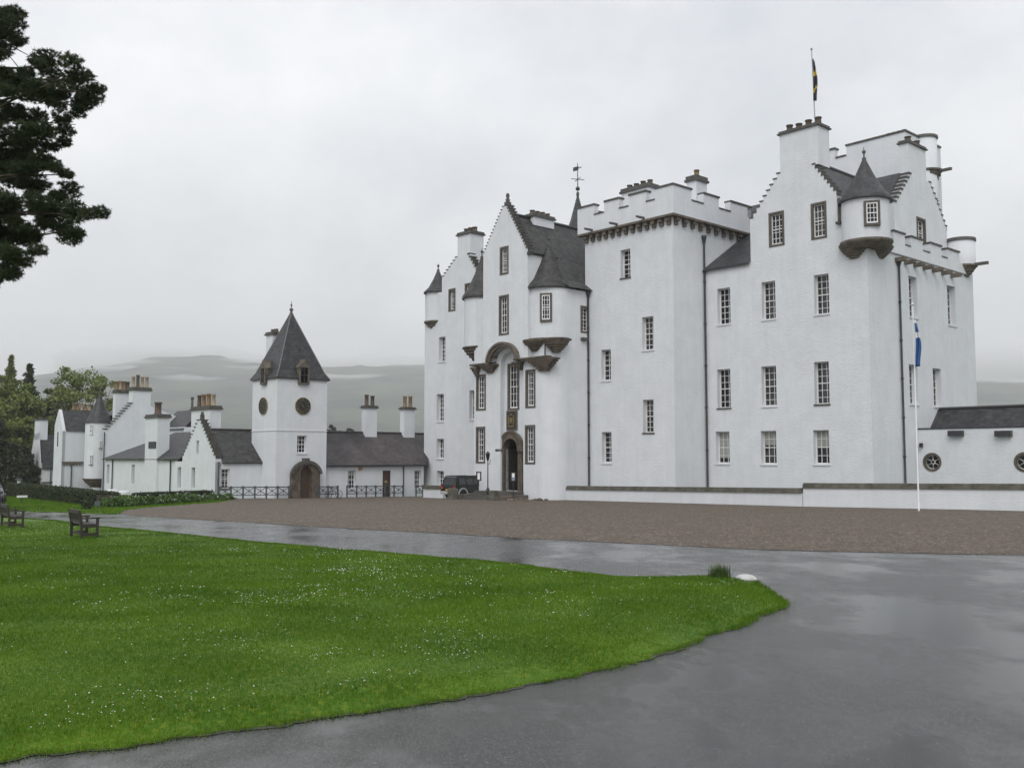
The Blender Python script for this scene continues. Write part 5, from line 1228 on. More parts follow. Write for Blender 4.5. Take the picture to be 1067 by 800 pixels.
def turret_house():
    """tall house with stepped end gable, conical stair tower and big stacks"""
    yf = yC + 2.6; f = PA(yf)
    xg = f.s(109.5, 450)                                     # gable plane faces right
    g = PB(xg); t = cthing('gabled_house', 'tall white house with conical stair tower, stepped gable and big chimney stacks', 'building', xg - 5, yf + 4)
    yk0, yk1 = g.s(138.5, 400), g.s(157.5, 400)
    za = g.z(137.3, 420.5); z0 = g.z(109.5, 450)
    ls = steps((yf, z0), (yk0, za), 11)
    w = MB().panel(g, [(yf, BASE), (yk0 + 9, BASE), (yk0 + 9, z0 + .5), (yk0 + 1.5, za), (yk0, za)] + list(reversed(ls)) + [(yf, z0)], (), thick=.5)
    # front range left of the stair tower, facing right, with its own narrow gable
    xh = PA(yf + 1.6).s(96, 470); h = PB(xh); yh0 = h.s(64.5, 470); yh1 = yf + 6; ze = h.z(75, 449)
    p = PA(yh0); xa = p.s(60.8, 440); xe = p.s(56, 470); zap = p.z(60.8, 426.5)
    zlow = p.z(64, 455)
    w.panel(h, [(yh0, BASE), (yh1, BASE), (yh1, ze), (yh0, ze)], (), .3)
    w.panel(p, [(xe, BASE), (xh, BASE), (xh, ze), (xa, zap), (xe, p.z(56, 443))], (), .3, thick=.35)
    w.box(xe, xe + .2, yh0 + .4, yh1, BASE, ze - .3); w.build('wall', M['wall'], t)
    c = MB(); step_caps(c, g, (yf, z0), (yk0, za), 11, 0, .5, .12, .1); c.build('crow_steps', M['cope'], t)
    zr = PB(xa).z(80, 428.5)
    MB().add([(xh + .12, yh0 + .36, ze - .05), (xh + .12, yh1, ze - .05), (xa, yh1, zr), (xa, yh0 + .36, zr), (xe - .1, yh0 + .4, ze - .3), (xe - .1, yh1, ze - .3)], [(0, 1, 2, 3), (3, 2, 5, 4)]).build('roof', M['slate'], t)
    ym = yk0 + .8
    y9 = yf + 3.0; z9 = z0 - .3 + (za - .5 - z0 + .3) * (y9 - yf - .3) / (ym - yf - .3)
    MB().add([(xh - 6, y9, z9), (xg - .5, y9, z9), (xg - .5, ym, za - .5), (xh - 6, ym, za - .5), (xh - 6, yk0 + 9, z0), (xg - .5, yk0 + 9, z0)], [(0, 1, 2, 3), (3, 2, 5, 4)]).build('roof', M['slate'], t)
    zt = g.z(148, 407); chimney(t, xg - 1.1, xg + .004, yk0, yk1, za - 9, zt, 4, 'y', None, 1.3, .2, cope=.25, potlist=['pot_pale', 'pot_dark', 'pot_pale', 'pot_pale'])
    p2 = PB(xg - 3.2); a, b = p2.s(120.5, 415), p2.s(136, 415); chimney(t, xg - 4.0, xg - 3.2, a, b, za - 3, p2.z(128, 409.5), 4, 'y', None, 1.0, .22, cope=.25, potlist=['pot', 'pot_pale', 'pot', 'pot_dark'])
    p3 = PB(xa - .4); a, b = p3.s(76, 430), p3.s(96, 430); chimney(t, xa - 1.2, xa - .4, a, b, zr - .8, p3.z(86, 428.5), 5, 'y', None, .75, .2, cope=.1, potlist=['pot', 'pot', 'pot_pale', 'pot', 'pot_pale'])
    # stair tower in the angle of the two ranges
    cy = yf + 1.6; P_ = PA(cy); q = P_.s(103, 450); Y = wor(q, cy).y; r = 13.2 / F * Y
    zt1 = P_.z(103, 440); zt0 = P_.z(97, 498.5)
    MB().lathe(q, cy, [(r, zt0), (r, zt1)], 36).build('stair_tower', M['wall'], t)
    za_ = P_.z(103, 410)
    o = MB().lathe(q, cy, [(r + .14, zt1 - .1), (r + .14, zt1), (r * .9, zt1 + .3), (r * .47, zt1 + (za_ - zt1) * .52), (.06, za_)], 32).build('tower_roof', M['slate'], t)
    MB().sphere((q, cy, za_ + .1), .15).tube((q, cy, za_), (q, cy, P_.z(103, 388)), .045, .02).sphere((q, cy, za_ + .9), .1).build('finial', M['cope'], o)
    corbel(t, q, cy, r, zt0 + .06, P_.z(97, 507.5), 4, 'stone_brown', lip=.12)
    MB().lathe(q, cy, [(r * .5, BASE), (r * .5, zt0)], 24).build('tower_foot', M['wall'], t)
    v = Vector((CAM.x - q, CAM.y - cy)).normalized()
    for px, py0, py1, rot in ((95.2, 442, 451.5, -36), (104.8, 459, 466.5, 8), (95, 474, 483.5, -36)):
        u = v.copy(); u.rotate(__import__('mathutils').Matrix.Rotation(R(rot), 2)); pt = Pl(Vector((q, cy)) + u * (r + .05), (-u.y, u.x), -u)
        window(t, pt, px - 1.3, px + 1.3, py0, py1, cols=2, rows=3, recess=.02, front=-.03, surround=False)
    zc = h.z(72, 482); m = MB().box(xh + .004, xh + .22, yh0, yf + .6, zc - .05, zc + .14)
    for i in range(6): yy = yh0 + .15 + (yf + .4 - yh0) * i / 6; m.box(xh + .005, xh + .18, yy, yy + .18, zc - .28, zc - .053)
    m.build('corbel_course', M['stone'], t)
    s = h.s(74, 490); MB().tube((xh + .12, s, BASE), (xh + .12, s, h.z(74, 484)), .07).build('drainpipe', M['lead'], t)
    MB().tube((xg + .1, yf - .1, BASE), (xg + .1, yf - .1, z0), .07).build('drainpipe', M['lead'], t)
    s = p.s(60.2, 458); MB().pbox(p, s - .16, s + .16, p.z(60, 465), p.z(60, 450), -.012, .02).build('slit_window', M['glass'], t)
turret_house()
def left_wing():
    yg = yC + 1.6; g = PA(yg); x0 = g.s(30.5, 490); xw = g.s(43.5, 489)
    t = cthing('end_house', 'narrow white gabled house with slit windows at the left end of the buildings', 'building', x0 + 1.5, yg + 2)
    ztop = g.z(40, 437.5); xk0, xk1 = g.s(36.3, 440), g.s(41.5, 440); za = g.z(39.5, 453); zl = g.z(43.5, 489); zr0 = g.z(31, 482)
    H = []
    for a, b in ((32.8, 35), (37, 39.2)):
        s0, s1 = g.s(a, 490), g.s(b, 490); H.append([(s0, g.z(a, 496.5)), (s1, g.z(a, 496.5)), (s1, g.z(a, 480.5)), (s0, g.z(a, 480.5))])
    h = PB(xw); yb = h.s(57.5, 489); zb = zl
    w = MB().panel(g, [(x0, BASE), (xw, BASE), (xw, zl), (xk1, za + .3), (xk0, za), (x0, zr0)], H, .3)
    w.add([(xw, yg, BASE), (xw, yb + 2, BASE), (xw, yb + 2, zb), (xw, yg, zb)], [(0, 1, 2, 3)]).box(x0, x0 + .2, yg + .01, yb + 4, BASE, zr0); w.build('wall', M['wall'], t)
    for q in H: MB().add([g.P(s, z, .2) for s, z in q], [(0, 1, 2, 3)]).build('window', M['glass'], t)
    yk = PB(xk1).s(50, 440)
    chimney(t, xk0, xk1, yg, yk, za - .6, ztop, 0, cope=.14)
    MB().add([(xw + .12, yg + .12, zl - .02), (xw + .12, yb + 2, zl - .02), (xk1 - .3, yb + 2, za + .1), (xk1 - .3, yg + .12, za + .1), (x0 - .1, yg + .12, zr0), (x0 - .1, yb + 2, zr0)], [(0, 1, 2, 3), (3, 2, 5, 4)]).build('roof', M['slate'], t)
    z = g.z(35, 498); MB().box(x0 - .05, xw + .06, yg - .12, yg - .004, z - .12, z + .1).box(xw + .004, xw + .12, yg, yb, g.z(48, 503) - .1, g.z(48, 503) + .1).build('string_course', M['stone'], t)
    s = h.s(52.5, 495); MB().tube((xw + .12, s, BASE), (xw + .12, s, zl), .08).build('drainpipe', M['lead'], t)
left_wing()
def back_block():
    """roof and walls seen between the two lower houses"""
    g = PA(yC + 9); x0, x1 = g.s(166, 440), g.s(192, 440)
    t = cthing('back_house', 'white house with dark slate roof showing behind the low house chimney', 'building', (x0 + x1) / 2, yC + 11)
    ze = g.z(178, 445.5); zr = PA(yC + 11).z(178, 429)
    MB().box(x0, x1, yC + 9, yC + 13, BASE, ze).build('wall', M['wall'], t)
    MB().add([(x0, yC + 8.8, ze - .3), (x1, yC + 8.8, ze - .3), (x1, yC + 11, zr), (x0, yC + 11, zr), (x0, yC + 13.2, ze), (x1, yC + 13.2, ze)], [(0, 1, 2, 3), (3, 2, 5, 4)]).build('roof', M['slate'], t)
    s = g.s(182, 425); MB().tube((s, yC + 11, zr - .2), (s, yC + 11, zr + 1.2), .14).sphere((s, yC + 11, zr + 1.3), .2).build('finial', M['cope'], t)
back_block()

# ------------------------------------------------------------------ steps, lamp, signs, car, benches, railings ...
def entrance_steps():
    dsill, dl, dr = DS
    x0 = pE.s(522.5, 500) - .1; x1 = x0 + 3.3
    a, b = dl - 1.6, dr + .9
    y1 = yE - .02; w = wor((a + b) / 2, yE - 2); zg = gz(w.y)
    t = cthing('entrance_steps', 'dark stone steps with low side blocks leading up to the arched entrance', 'steps', (a + b) / 2, yE - 2)
    n = 5; land = 1.5; tread = .36; z1 = dsill - .02; h = (z1 - zg) / n
    m = MB().box(a, b, y1 - land, y1, zg - .4, z1)
    for i in range(1, n): m.box(a + .003 * i, b - .003 * i, y1 - land - tread * i, y1 - land - tread * (i - 1) - .001 if i > 1 else y1 - land - .001, zg - .4, z1 - h * i)
    m.build('treads', M['cope'], t, bevel=.02)
    fr = y1 - land - tread * (n - 1)
    MB().box(a - .55, a - .004, fr - .15, y1, zg - .4, z1 - .25).box(b + .004, b + .55, fr - .15, y1, zg - .4, z1 - .25).build('side_block', M['stone'], t, bevel=.03)
    MB().box(a - .75, a - .06, fr - .75, fr - .153, zg - .3, zg + .85).box(b + .02, b + .6, fr - .7, fr - .153, zg - .3, zg + .8).build('end_block', M['cope_moss'], t, bevel=.05)
    return a, b, fr, z1
SA, SB, SF, SZ = entrance_steps()
def lamp():
    P = at(508.3, 507, 76.2); q = loc(P.x, P.y); t = cthing('lamp_post', 'black iron lamp post with glass lantern beside the entrance steps', 'lamp post', q.x, q.y)
    zb = SZ; zt = at(508, 470, 76.2).z; zl = at(508, 479, 76.2).z
    zb = min(zb, at(508, 506, 76.2).z)
    MB().tube((q.x, q.y, gz(76)), (q.x, q.y, zl), .05, .04).lathe(q.x, q.y, [(.16, zb - .05), (.15, zb + .12), (.07, zb + .3), (.05, zb + .35)], 12).tube((q.x, q.y, zl - .35), (q.x + .3, q.y - .05, zl - .3), .02).tube((q.x + .3, q.y - .05, zl - .3), (q.x + .36, q.y - .05, zl + .02), .02).build('post', M['black'], t)
    o = MB().lathe(q.x, q.y, [(.1, zl), (.2, zl + .45), (.2, zl + .47)], 4, smooth=False).build('lantern_glass', M['glass'], t)
    f = MB().lathe(q.x, q.y, [(.12, zl - .04), (.12, zl)], 4, smooth=False).lathe(q.x, q.y, [(.26, zl + .47), (.1, zl + .62), (.03, zt)], 4, smooth=False)
    for i in range(4): a = math.pi / 2 * i; f.tube((q.x + .11 * math.cos(a), q.y + .11 * math.sin(a), zl), (q.x + .205 * math.cos(a), q.y + .205 * math.sin(a), zl + .47), .018, n=5)
    f.build('lantern_frame', M['black'], t)
lamp()
def sign(px, pyb, Y, w, h, zc_px, label, dark=True, nm='notice_board', bluish=False):
    P = at(px, pyb, Y); q = loc(P.x, P.y); t = cthing(nm, label, 'sign', q.x, q.y, P.z)
    zc = at(px, zc_px, Y).z
    v = Vector((CAM.x - q.x, CAM.y - q.y)).normalized(); pl = Pl((q.x, q.y), (-v.y, v.x), -v)
    MB().pbox(pl, -.035, .035, P.z, zc - h / 2, .01, .07).build('post', M['black'], t)
    b = MB().pbox(pl, -w / 2, w / 2, zc - h / 2, zc + h / 2, .0, .07).build('board', M['black' if dark else 'rail'], t)
    MB().pbox(pl, -w / 2 + .11, w / 2 - .11, zc - h / 2 + .1, zc + h / 2 - .1, -.008, .004).build('paper', M['paint'], t)
    if bluish: MB().pbox(pl, -w / 2 + .12, w / 2 - .12, zc - h / 2 + .12, zc - .05, -.014, -.002).build('picture', mat('blue_print', (.2, .3, .42), .5, .5, 9), t)
sign(498.8, 506.5, 76.5, .42, .72, 496, 'black framed white notice on a post left of the lamp post')
sign(534.8, 521.2, 73.8, .42, .72, 496.5, 'white and blue notice on a post standing in front of the arched doorway', bluish=True)
def base_stones():
    for i in range(9):
        px = 529.5 + i * 4.8 + random.uniform(-1, 1); g = ground(px, 521.6); r = random.uniform(.12, .22)
        bm = bmesh.new(); bmesh.ops.create_icosphere(bm, subdivisions=2, radius=r)
        for v in bm.verts: v.co *= 1 + .3 * noise.noise(v.co * 4 + Vector((i * 3, 0, 0))); v.co.z *= .7
        me = bpy.data.meshes.new('kerb_stone'); bm.to_mesh(me); bm.free(); me.materials.append(M['stone'])
        o = bpy.data.objects.new('kerb_stone', me); COL.objects.link(o); o.location = (g.x, g.y, g.z + r * .3)
        tag(o, 'small rough stone in the row along the foot of the entrance wall', 'stone', 'stones along the foot of the entrance wall')
base_stones()

def paint(name, col): return mat(name, col, .25, .12, 1.5)
CARM = dict(glass=mat('car_glass', (.03, .033, .036), .03, .4, 2, spec=.8), tyre=mat('tyre_rubber', (.02, .02, .02), .8, .3, 8), rim=mat('alloy_rim', (.35, .35, .36), .35, .3, 5, metal=.6), grey=mat('grey_bumper', (.42, .43, .44), .5, .2, 4), red=mat('red_tail_light', (.45, .012, .01), .25, .2, 3), amber=mat('amber_lens', (.5, .14, .01), .3), plate=mat('yellow_plate', (.62, .42, .05), .5), trim=mat('black_trim', (.012, .012, .013), .5))
def make_car(name, label, group, col, tall=1.9, length=4.5, width=1.76, suv=True):
    """local axes: rear at y=0 looking to -y, front at +y"""
    t = thing(name, label, 'car', (0, 0, 0), 0, group)
    w = width / 2; k = tall / 1.9
    pm = paint(col[0], col[1])
    if suv:
        side = [(0.02, .5), (0, .95), (.06, 1.1), (.28, 1.80), (.45, 1.88), (2.7, 1.86), (3.3, 1.22), (4.38, 1.08), (4.46, .85), (4.46, .48)]
    else:
        side = [(0.03, .42), (0, .8), (.1, .98), (.5, 1.05), (1.05, 1.62), (1.3, 1.69), (2.5, 1.66), (3.2, 1.12), (4.2, .95), (4.36, .75), (4.36, .42)]
    side = [(y, z * k) for y, z in side]
    belt = 1.1 * k if suv else 1.0 * k
    m = MB(); n = len(side); 
    def wid(z): return w if z <= belt else w - .17 * (z - belt) / (.8 * k)
    vs = [(-wid(z), y, z) for y, z in side] + [(wid(z), y, z) for y, z in side]
    m.add(vs, [list(range(n)), list(range(2 * n - 1, n - 1, -1))] + [(i, (i + 1) % n, n + (i + 1) % n, n + i) for i in range(n)])
    m.build('body', pm, t, bevel=.05)
    # wheels and arches
    r = .38 if suv else .31
    for y in (.85, 3.6):
        for sx in (-1, 1):
            m = MB(); x = sx * (w - .19)
            m.tube((x - .1, y, r), (x + .11, y, r), r, n=28); o = m.build('wheel', CARM['tyre'], t)
            MB().tube((x + sx * .10, y, r), (x + sx * .125, y, r), r * .62, n=20).build('rim', CARM['rim'], o)
            a = MB(); s1 = arc(y, r, r + .13, r + .13, 0, 180, 14); s2 = arc(y, r, r + .03, r + .03, 0, 180, 14); nn = 15
            xx0, xx1 = sx * (w - .02), sx * (w + .05)
            a.add([(xx1, a_, z) for a_, z in s1 + s2] + [(xx0, a_, z) for a_, z in s1 + s2], [(i, i + 1, nn + i + 1, nn + i) for i in range(14)] + [(i, i + 1, 2 * nn + i + 1, 2 * nn + i) for i in range(14)] + [(nn + i, nn + i + 1, 3 * nn + i + 1, 3 * nn + i) for i in range(14)])
            a.build('wheel_arch', CARM['grey'] if suv else pm, t)
            MB().tube((sx * (w - .03), y, r), (sx * (w + .006), y, r), r + .03, n=24).build('wheel_well', CARM['trim'], t)
    # glass: rear, front, sides
    def pane(pts, nm='window'): MB().add(pts, [tuple(range(len(pts)))]).build(nm, CARM['glass'], t)
    def rear(z0, z1, inset, seg):
        (ya, za), (yb, zb) = seg
        f = lambda z: ya + (yb - ya) * (z - za) / (zb - za)
        pane([(-wid(z0) + inset, f(z0) - .008, z0), (wid(z0) - inset, f(z0) - .008, z0), (wid(z1) - inset, f(z1) - .008, z1), (-wid(z1) + inset, f(z1) - .008, z1)], 'rear_window')
    if suv:
        rear(1.18 * k, 1.72 * k, .12, (side[2], side[3])); wins = [(.42, 1.15), (1.28, 1.98), (2.1, 2.85)]
        fy = lambda z: 2.7 + (3.3 - 2.7) * (1.86 * k - z) / (.64 * k)
    else:
        rear(1.1 * k, 1.55 * k, .12, (side[3], side[4])); wins = [(.98, 1.5), (1.6, 2.2), (2.28, 2.8)]
        fy = lambda z: 2.5 + .7 * (1.66 * k - z) / (.54 * k)
    z0, z1 = (1.2 * k, 1.7 * k) if suv else (1.08 * k, 1.52 * k)
    pane([(-wid(z0) + .1, fy(z0) + .012, z0), (wid(z0) - .1, fy(z0) + .012, z0), (wid(z1) - .1, fy(z1) + .012, z1), (-wid(z1) + .1, fy(z1) + .012, z1)], 'windscreen')
    for sx in (-1, 1):
        for i, (ya, yb) in enumerate(wins):
            yt = yb - (.28 if i == 2 else 0); yl = ya + (.12 if i == 0 else 0)
            pane([(sx * (wid(z0) + .008), ya, z0), (sx * (wid(z0) + .008), yb + (.1 if i == 2 else 0), z0), (sx * (wid(z1) + .008), yt, z1), (sx * (wid(z1) + .008), yl, z1)])
    # bumpers, lights, plate
    for y0, y1, nm in ((-.12, .12, 'rear_bumper'), (length - .16, length + .05, 'front_bumper')):
        MB().box(-w - .02, w + .02, y0, y1, .38 * k, .64 * k).build(nm, CARM['grey'] if suv else pm, t, bevel=.04)
    for sx in (-1, 1):
        xa, xb = sorted((sx * (w - .02), sx * (w - .22)))
        o = MB().box(xa, xb, -.025, .05, .80 * k, 1.06 * k).build('tail_light', CARM['red'], t, bevel=.015)
        MB().box(xa + .02, xb - .02, -.034, .0, .88 * k, .94 * k).build('reflector', CARM['amber'], o)
        MB().box(xa, xb, length - .1, length + .0, .78 * k, .95 * k).build('headlight', CARM['glass'], t, bevel=.02)
        MB().box(min(sx * w, sx * (w + .2)), max(sx * w, sx * (w + .2)), 2.78, 2.9, 1.12 * k, 1.3 * k).build('mirror', CARM['trim'], t, bevel=.03)
    MB().box(-.27, .27, -.035, -.002, .70 * k, .82 * k).build('number_plate', CARM['plate'], t)
    if suv:
        MB().tube((0, -.14, .95), (0, .0, .95), .0001).build('spare_mount', CARM['trim'], t) if False else None
        for sx in (-1, 1): MB().tube((sx * (w - .25), .6, 1.93 * k), (sx * (w - .25), 2.5, 1.93 * k), .02).build('roof_rail', CARM['trim'], t)
    return t
suv = make_car('parked_car', 'dark green off-road car parked nose in beside the entrance steps', None, ('dark_green_paint', (.006, .012, .011)), 1.82)
g = ground(466.8, 519.6); suv.location = (g.x, g.y, g.z); suv.rotation_euler = (0, 0, ROT + R(2))
for px, py, Y, rr, lab in ((101.2, 511.3, 70, .26, 'small white domed garden cover peeping over the clipped hedge'), (117, 509.5, 80, .5, 'white covered garden table between the drainpipes of the low house'), (127, 511, 78, .62, 'larger white covered garden table in front of the low house')):
    P = at(px, py, Y); h = P.z - gz(Y); t = thing('garden_table', lab, 'table', (P.x, Y, gz(Y)))
    MB().lathe(0, 0, [(rr, h - .3), (rr * 1.02, h - .1), (rr * .8, h - .03), (rr * .3, h - .003), (.01, h)], 24).build('cover', M['whitepole'], t)
    for i in range(4): MB().tube((rr * .6 * math.cos(i * 1.57), rr * .6 * math.sin(i * 1.57), -.05), (rr * .6 * math.cos(i * 1.57), rr * .6 * math.sin(i * 1.57), h - .1), .025).build('leg', M['wood_dark'], t)
dc = make_car('parked_car', 'dark car at the left edge of the photo with one red tail light showing', None, ('black_car_paint', (.012, .013, .016)), 1.4, 4.3, 1.66, False)
P = at(1.6, 521, 50); dc.location = (P.x - 1.0, 50, gz(50) + .0); dc.rotation_euler = (0, 0, R(24))

def make_bench(label, x, y, a, ln):
    """local: length along +y (away), seat faces +x"""
    t = thing('park_bench', label, 'bench', (x, y, gz(y) + .06), a, 'wooden benches on the lawn')
    W_ = M['wood_dark']; z_ = .76; dp = .40; s = .033
    def B(nm, *b, bevel=.006): return MB().box(*b).build(nm, W_, t, bevel=bevel)
    for yy in (0, ln):
        B('leg', dp - s, dp + s, yy - s, yy + s, 0, .52)
        b = MB(); b.add([(sx, yy + sy, z) for z, o in ((0, 0), (.36, 0), (z_, -.07)) for sx, sy in ((o - s, -s), (o + s, -s), (o + s, s), (o - s, s))], [(0, 1, 5, 4), (1, 2, 6, 5), (2, 3, 7, 6), (3, 0, 4, 7), (4, 5, 9, 8), (5, 6, 10, 9), (6, 7, 11, 10), (7, 4, 8, 11), (8, 9, 10, 11), (0, 1, 2, 3)]); b.build('leg', W_, t)
        B('armrest', .0, dp + .07, yy - .045, yy + .045, .521, .56); B('side_rail', s, dp - s, yy - .025, yy + .025, .08, .15); B('side_rail', s, dp - s, yy - .025, yy + .025, .29, .352)
    m = MB()
    for k in range(6): m.box(.02 + k * .066, .02 + k * .066 + .054, -.02, ln + .02, .355, .385)
    m.build('seat', W_, t, bevel=.004)
    m = MB().box(-.085, -.035, s, ln - s, z_ - .1, z_ - .0).box(-.03, .02, s, ln - s, .42, .49)
    k = int(ln / .085)
    for i in range(k):
        yy = .08 + (ln - .16) * i / (k - 1); m.add([(-.02 + dx - (.042 if z > .6 else 0), yy + dy, z) for z in (.49, z_ - .1) for dx, dy in ((-.01, -.024), (.01, -.024), (.01, .024), (-.01, .024))], [(0, 1, 5, 4), (1, 2, 6, 5), (2, 3, 7, 6), (3, 0, 4, 7)])
    m.build('backrest', W_, t)
    B('stretcher', .0, .05, s, ln - s, .1, .16); B('stretcher', dp - .03, dp + .03, s, ln - s, .29, .352)
    return t
g = ground(84.5, 563.7); g2 = ground(74.0, 561.6)
make_bench('dark wooden bench with slatted back nearer the middle of the lawn', g.x, g.y, math.atan2(g2.y - g.y, g2.x - g.x) - math.pi / 2, (g2 - g).length)
g = ground(9.2, 552.5); g2 = ground(2.2, 551.0)
make_bench('dark wooden bench farther back at the left edge of the lawn', g.x, g.y, math.atan2(g2.y - g.y, g2.x - g.x) - math.pi / 2, 1.2)

def railing(label, p0, p1, x, nm='railing', h=.95):
    """cross-braced railing along the forecourt edge at castle-frame x"""
    pl = PB(x); a, b = pl.s(p0, 515), pl.s(p1, 515); w = wor(x, a); t = cthing(nm, label, 'railing', x, a)
    L_ = b - a; n = max(1, round(L_ / 1.05)); z = lambda s: gz(wor(x, s).y)
    m = MB()
    for i in range(n):
        s0 = a + L_ * i / n; s1 = a + L_ * (i + 1) / n
        for zz, r in ((h, .045), (.32, .035)): m.tube((x, s0, z(s0) + zz), (x, s1, z(s1) + zz), r, n=6)
        m.tube((x, s0, z(s0) + .32), (x, s1, z(s1) + h), .028, n=6).tube((x, s0, z(s0) + h), (x, s1, z(s1) + .32), .028, n=6)
        mid = (s0 + s1) / 2; m.tube((x, mid, z(mid) + .32), (x, mid, z(mid) + h), .02, n=6)
    m.build('rails', M['rail'], t)
    for i in range(n + 1):
        s = a + L_ * i / n; MB().box(x - .05, x + .05, s - .05, s + .05, z(s) - .1, z(s) + h + .1).build('post', M['rail'], t)
xR = TC.x + .9
railing('long blue-grey cross-braced railing to the left of the arched tower door', 228, 301, xR - .4)
railing('short blue-grey cross-braced railing just right of the arched tower door', 331.5, 352, xR - .4)
railing('blue-grey cross-braced railing in front of the brown door of the low range', 361.5, 420, xR - .4)
railing('single bay of blue-grey railing next to the white garden wall', 433.5, 440.5, xR - .4)
def bicycle():
    P = ground(347.5, 519.0); q = loc(P.x, P.y); t = cthing('bicycle', 'dark bicycle leaning on the railings right of the tower door', 'bicycle', q.x, q.y)
    z0 = gz(P.y); x = q.x; r = .33; y0, y1 = q.y - .5, q.y + .52; b = M['black']
    for yy in (y0, y1):
        m = MB(); n = 24
        for i in range(n):
            a, c = 2 * math.pi * i / n, 2 * math.pi * (i + 1) / n; m.tube((x, yy + r * math.cos(a), z0 + r + r * math.sin(a)), (x, yy + r * math.cos(c), z0 + r + r * math.sin(c)), .022, n=6, cap=False)
        for i in range(8): a = math.pi * i / 8; m.tube((x, yy - r * math.cos(a), z0 + r - r * math.sin(a)), (x, yy + r * math.cos(a), z0 + r + r * math.sin(a)), .004, n=4)
        m.build('wheel', b, t)
    bb, st, hd, rr, fr = (x, q.y - .05, z0 + .3), (x, q.y - .2, z0 + .82), (x, q.y + .34, z0 + .85), (x, y0, z0 + r), (x, y1, z0 + r)
    m = MB()
    for a, c in ((bb, st), (st, hd), (bb, hd), (rr, bb), (rr, st), (hd, fr)): m.tube(a, c, .02, n=6)
    m.build('frame', b, t); MB().box(x - .07, x + .07, st[1] - .14, st[1] + .1, st[2] + .04, st[2] + .1).tube(st, (x, st[1], st[2] + .06), .015).build('saddle', b, t, bevel=.02)
    MB().tube(hd, (x, hd[1] - .02, hd[2] + .12), .018).tube((x - .25, hd[1] - .02, hd[2] + .12), (x + .25, hd[1] - .02, hd[2] + .12), .016).build('handlebar', b, t)
bicycle()
def small_sign(px, pyt, pyb, w, h, label, m):
    g = ground(px, pyb); Y = g.y; t = thing('garden_sign', label, 'sign', (g.x, g.y, g.z), -math.atan2(g.x, g.y))
    zt = at(px, pyt, Y).z - g.z
    MB().box(-.03, .03, -.02, .02, -.1, zt - h).build('post', M['wood_dark'], t); MB().box(-w / 2, w / 2, -.045, -.021, zt - h, zt).build('panel', m, t, bevel=.008)
small_sign(22.8, 516, 525, .62, .14, 'low pale sign board on a post in the grass before the hedge', M['whitepole'])
small_sign(101.3, 522, 531.8, .26, .24, 'small grey sign on a short post at the edge of the road', M['rail'])
def garden_lantern():
    P = at(19.8, 502, 88); t = thing('garden_lantern', 'small pale lantern on a thin post above the dark hedge', 'lantern', (P.x, P.y, gz(88)), 0)
    z = P.z - gz(88); MB().tube((0, 0, -.1), (0, 0, z - .15), .05).build('post', M['black'], t); MB().lathe(0, 0, [(.12, z - .15), (.17, z + .12), (.17, z + .13)], 12).build('globe', M['whitepole'], t); MB().lathe(0, 0, [(.32, z + .18), (.3, z + .24), (.05, z + .34)], 12).build('cap', M['lead'], t)
garden_lantern()
def edge_stone():
    g = ground(777, 606.0); bm = bmesh.new(); bmesh.ops.create_icosphere(bm, subdivisions=4, radius=.135)
    for v in bm.verts: v.co *= 1 + .16 * noise.noise(v.co * 5) + .05 * noise.noise(v.co * 20); v.co.z *= .55; v.co.x *= 1.25
    me = bpy.data.meshes.new('white_stone'); bm.to_mesh(me); bm.free(); me.materials.append(mat('whitewashed_stone', (.66, .66, .64), .8, .35, 6, .4, 30)); me.polygons.foreach_set('use_smooth', [True] * len(me.polygons))
    o = bpy.data.objects.new('edge_stone', me); COL.objects.link(o); o.location = (g.x, g.y, g.z + .05); tag(o, 'whitewashed stone on the rounded corner of the lawn', 'stone')
    g = ground(750, 606.5); V = []
    for i in range(420):
        a = random.uniform(0, 6.28); rr = random.uniform(0, .17); h = random.uniform(.08, .27); b = random.uniform(0, 6.28); ln = random.uniform(.1, .7) * h; w = random.uniform(.004, .011)
        c = Vector((g.x + rr * math.cos(a), g.y + rr * math.sin(a), g.z + .06)); d = Vector((math.cos(b + 1.5), math.sin(b + 1.5), 0)) * w; tp = c + Vector((math.cos(b) * ln, math.sin(b) * ln, h))
        V += [c - d, c + d, tp]
    o = fast_mesh('weed_tuft', np.array([tuple(v) for v in V]), 3, mat('weed_green', (.07, .12, .02), .6, .4, 5), 3); tag(o, 'tuft of tall weeds by the white stone on the lawn corner', 'plant')
edge_stone()

# ------------------------------------------------------------------ trees, hedges, flower bed
def leaf_mat(name, a, b, sc=.5):
    m = mat(name, a, .55, 0, sc, 0, col2=b, spec=.3, detail=6); return m
LM = dict(broad=leaf_mat('green_leaves', (.15, .19, .04), (.072, .10, .024)), pale=leaf_mat('spring_leaves', (.19, .235, .06), (.10, .14, .035)), dark=leaf_mat('dark_needles', (.042, .062, .028), (.018, .030, .014)),
          pine=leaf_mat('pine_needles', (.055, .082, .030), (.022, .038, .014), 2.0), hedge=leaf_mat('hedge_leaves', (.035, .052, .016), (.016, .026, .009), 3), shrub=leaf_mat('shrub_leaves', (.085, .15, .032), (.035, .07, .018), 2), bark=mat('bark', (.085, .065, .05), .9, .45, 4, .6, 12, stretch=(1, 1, .3)))
def quads(C, size, flat=0.0, aspect=.55):
    """leaf quads with random facing at centres C"""
    k = len(C); n = rng.normal(size=(k, 3)); n[:, 2] += flat; n /= np.linalg.norm(n, axis=1)[:, None]
    u = np.cross(n, rng.normal(size=(k, 3))); u /= np.linalg.norm(u, axis=1)[:, None]; v = np.cross(n, u)
    s = (size * rng.uniform(.6, 1.3, k))[:, None]; u *= s; v *= s * aspect
    return np.stack([C - u, C - v * 1.0, C + u, C + v], 1).reshape(-1, 3)
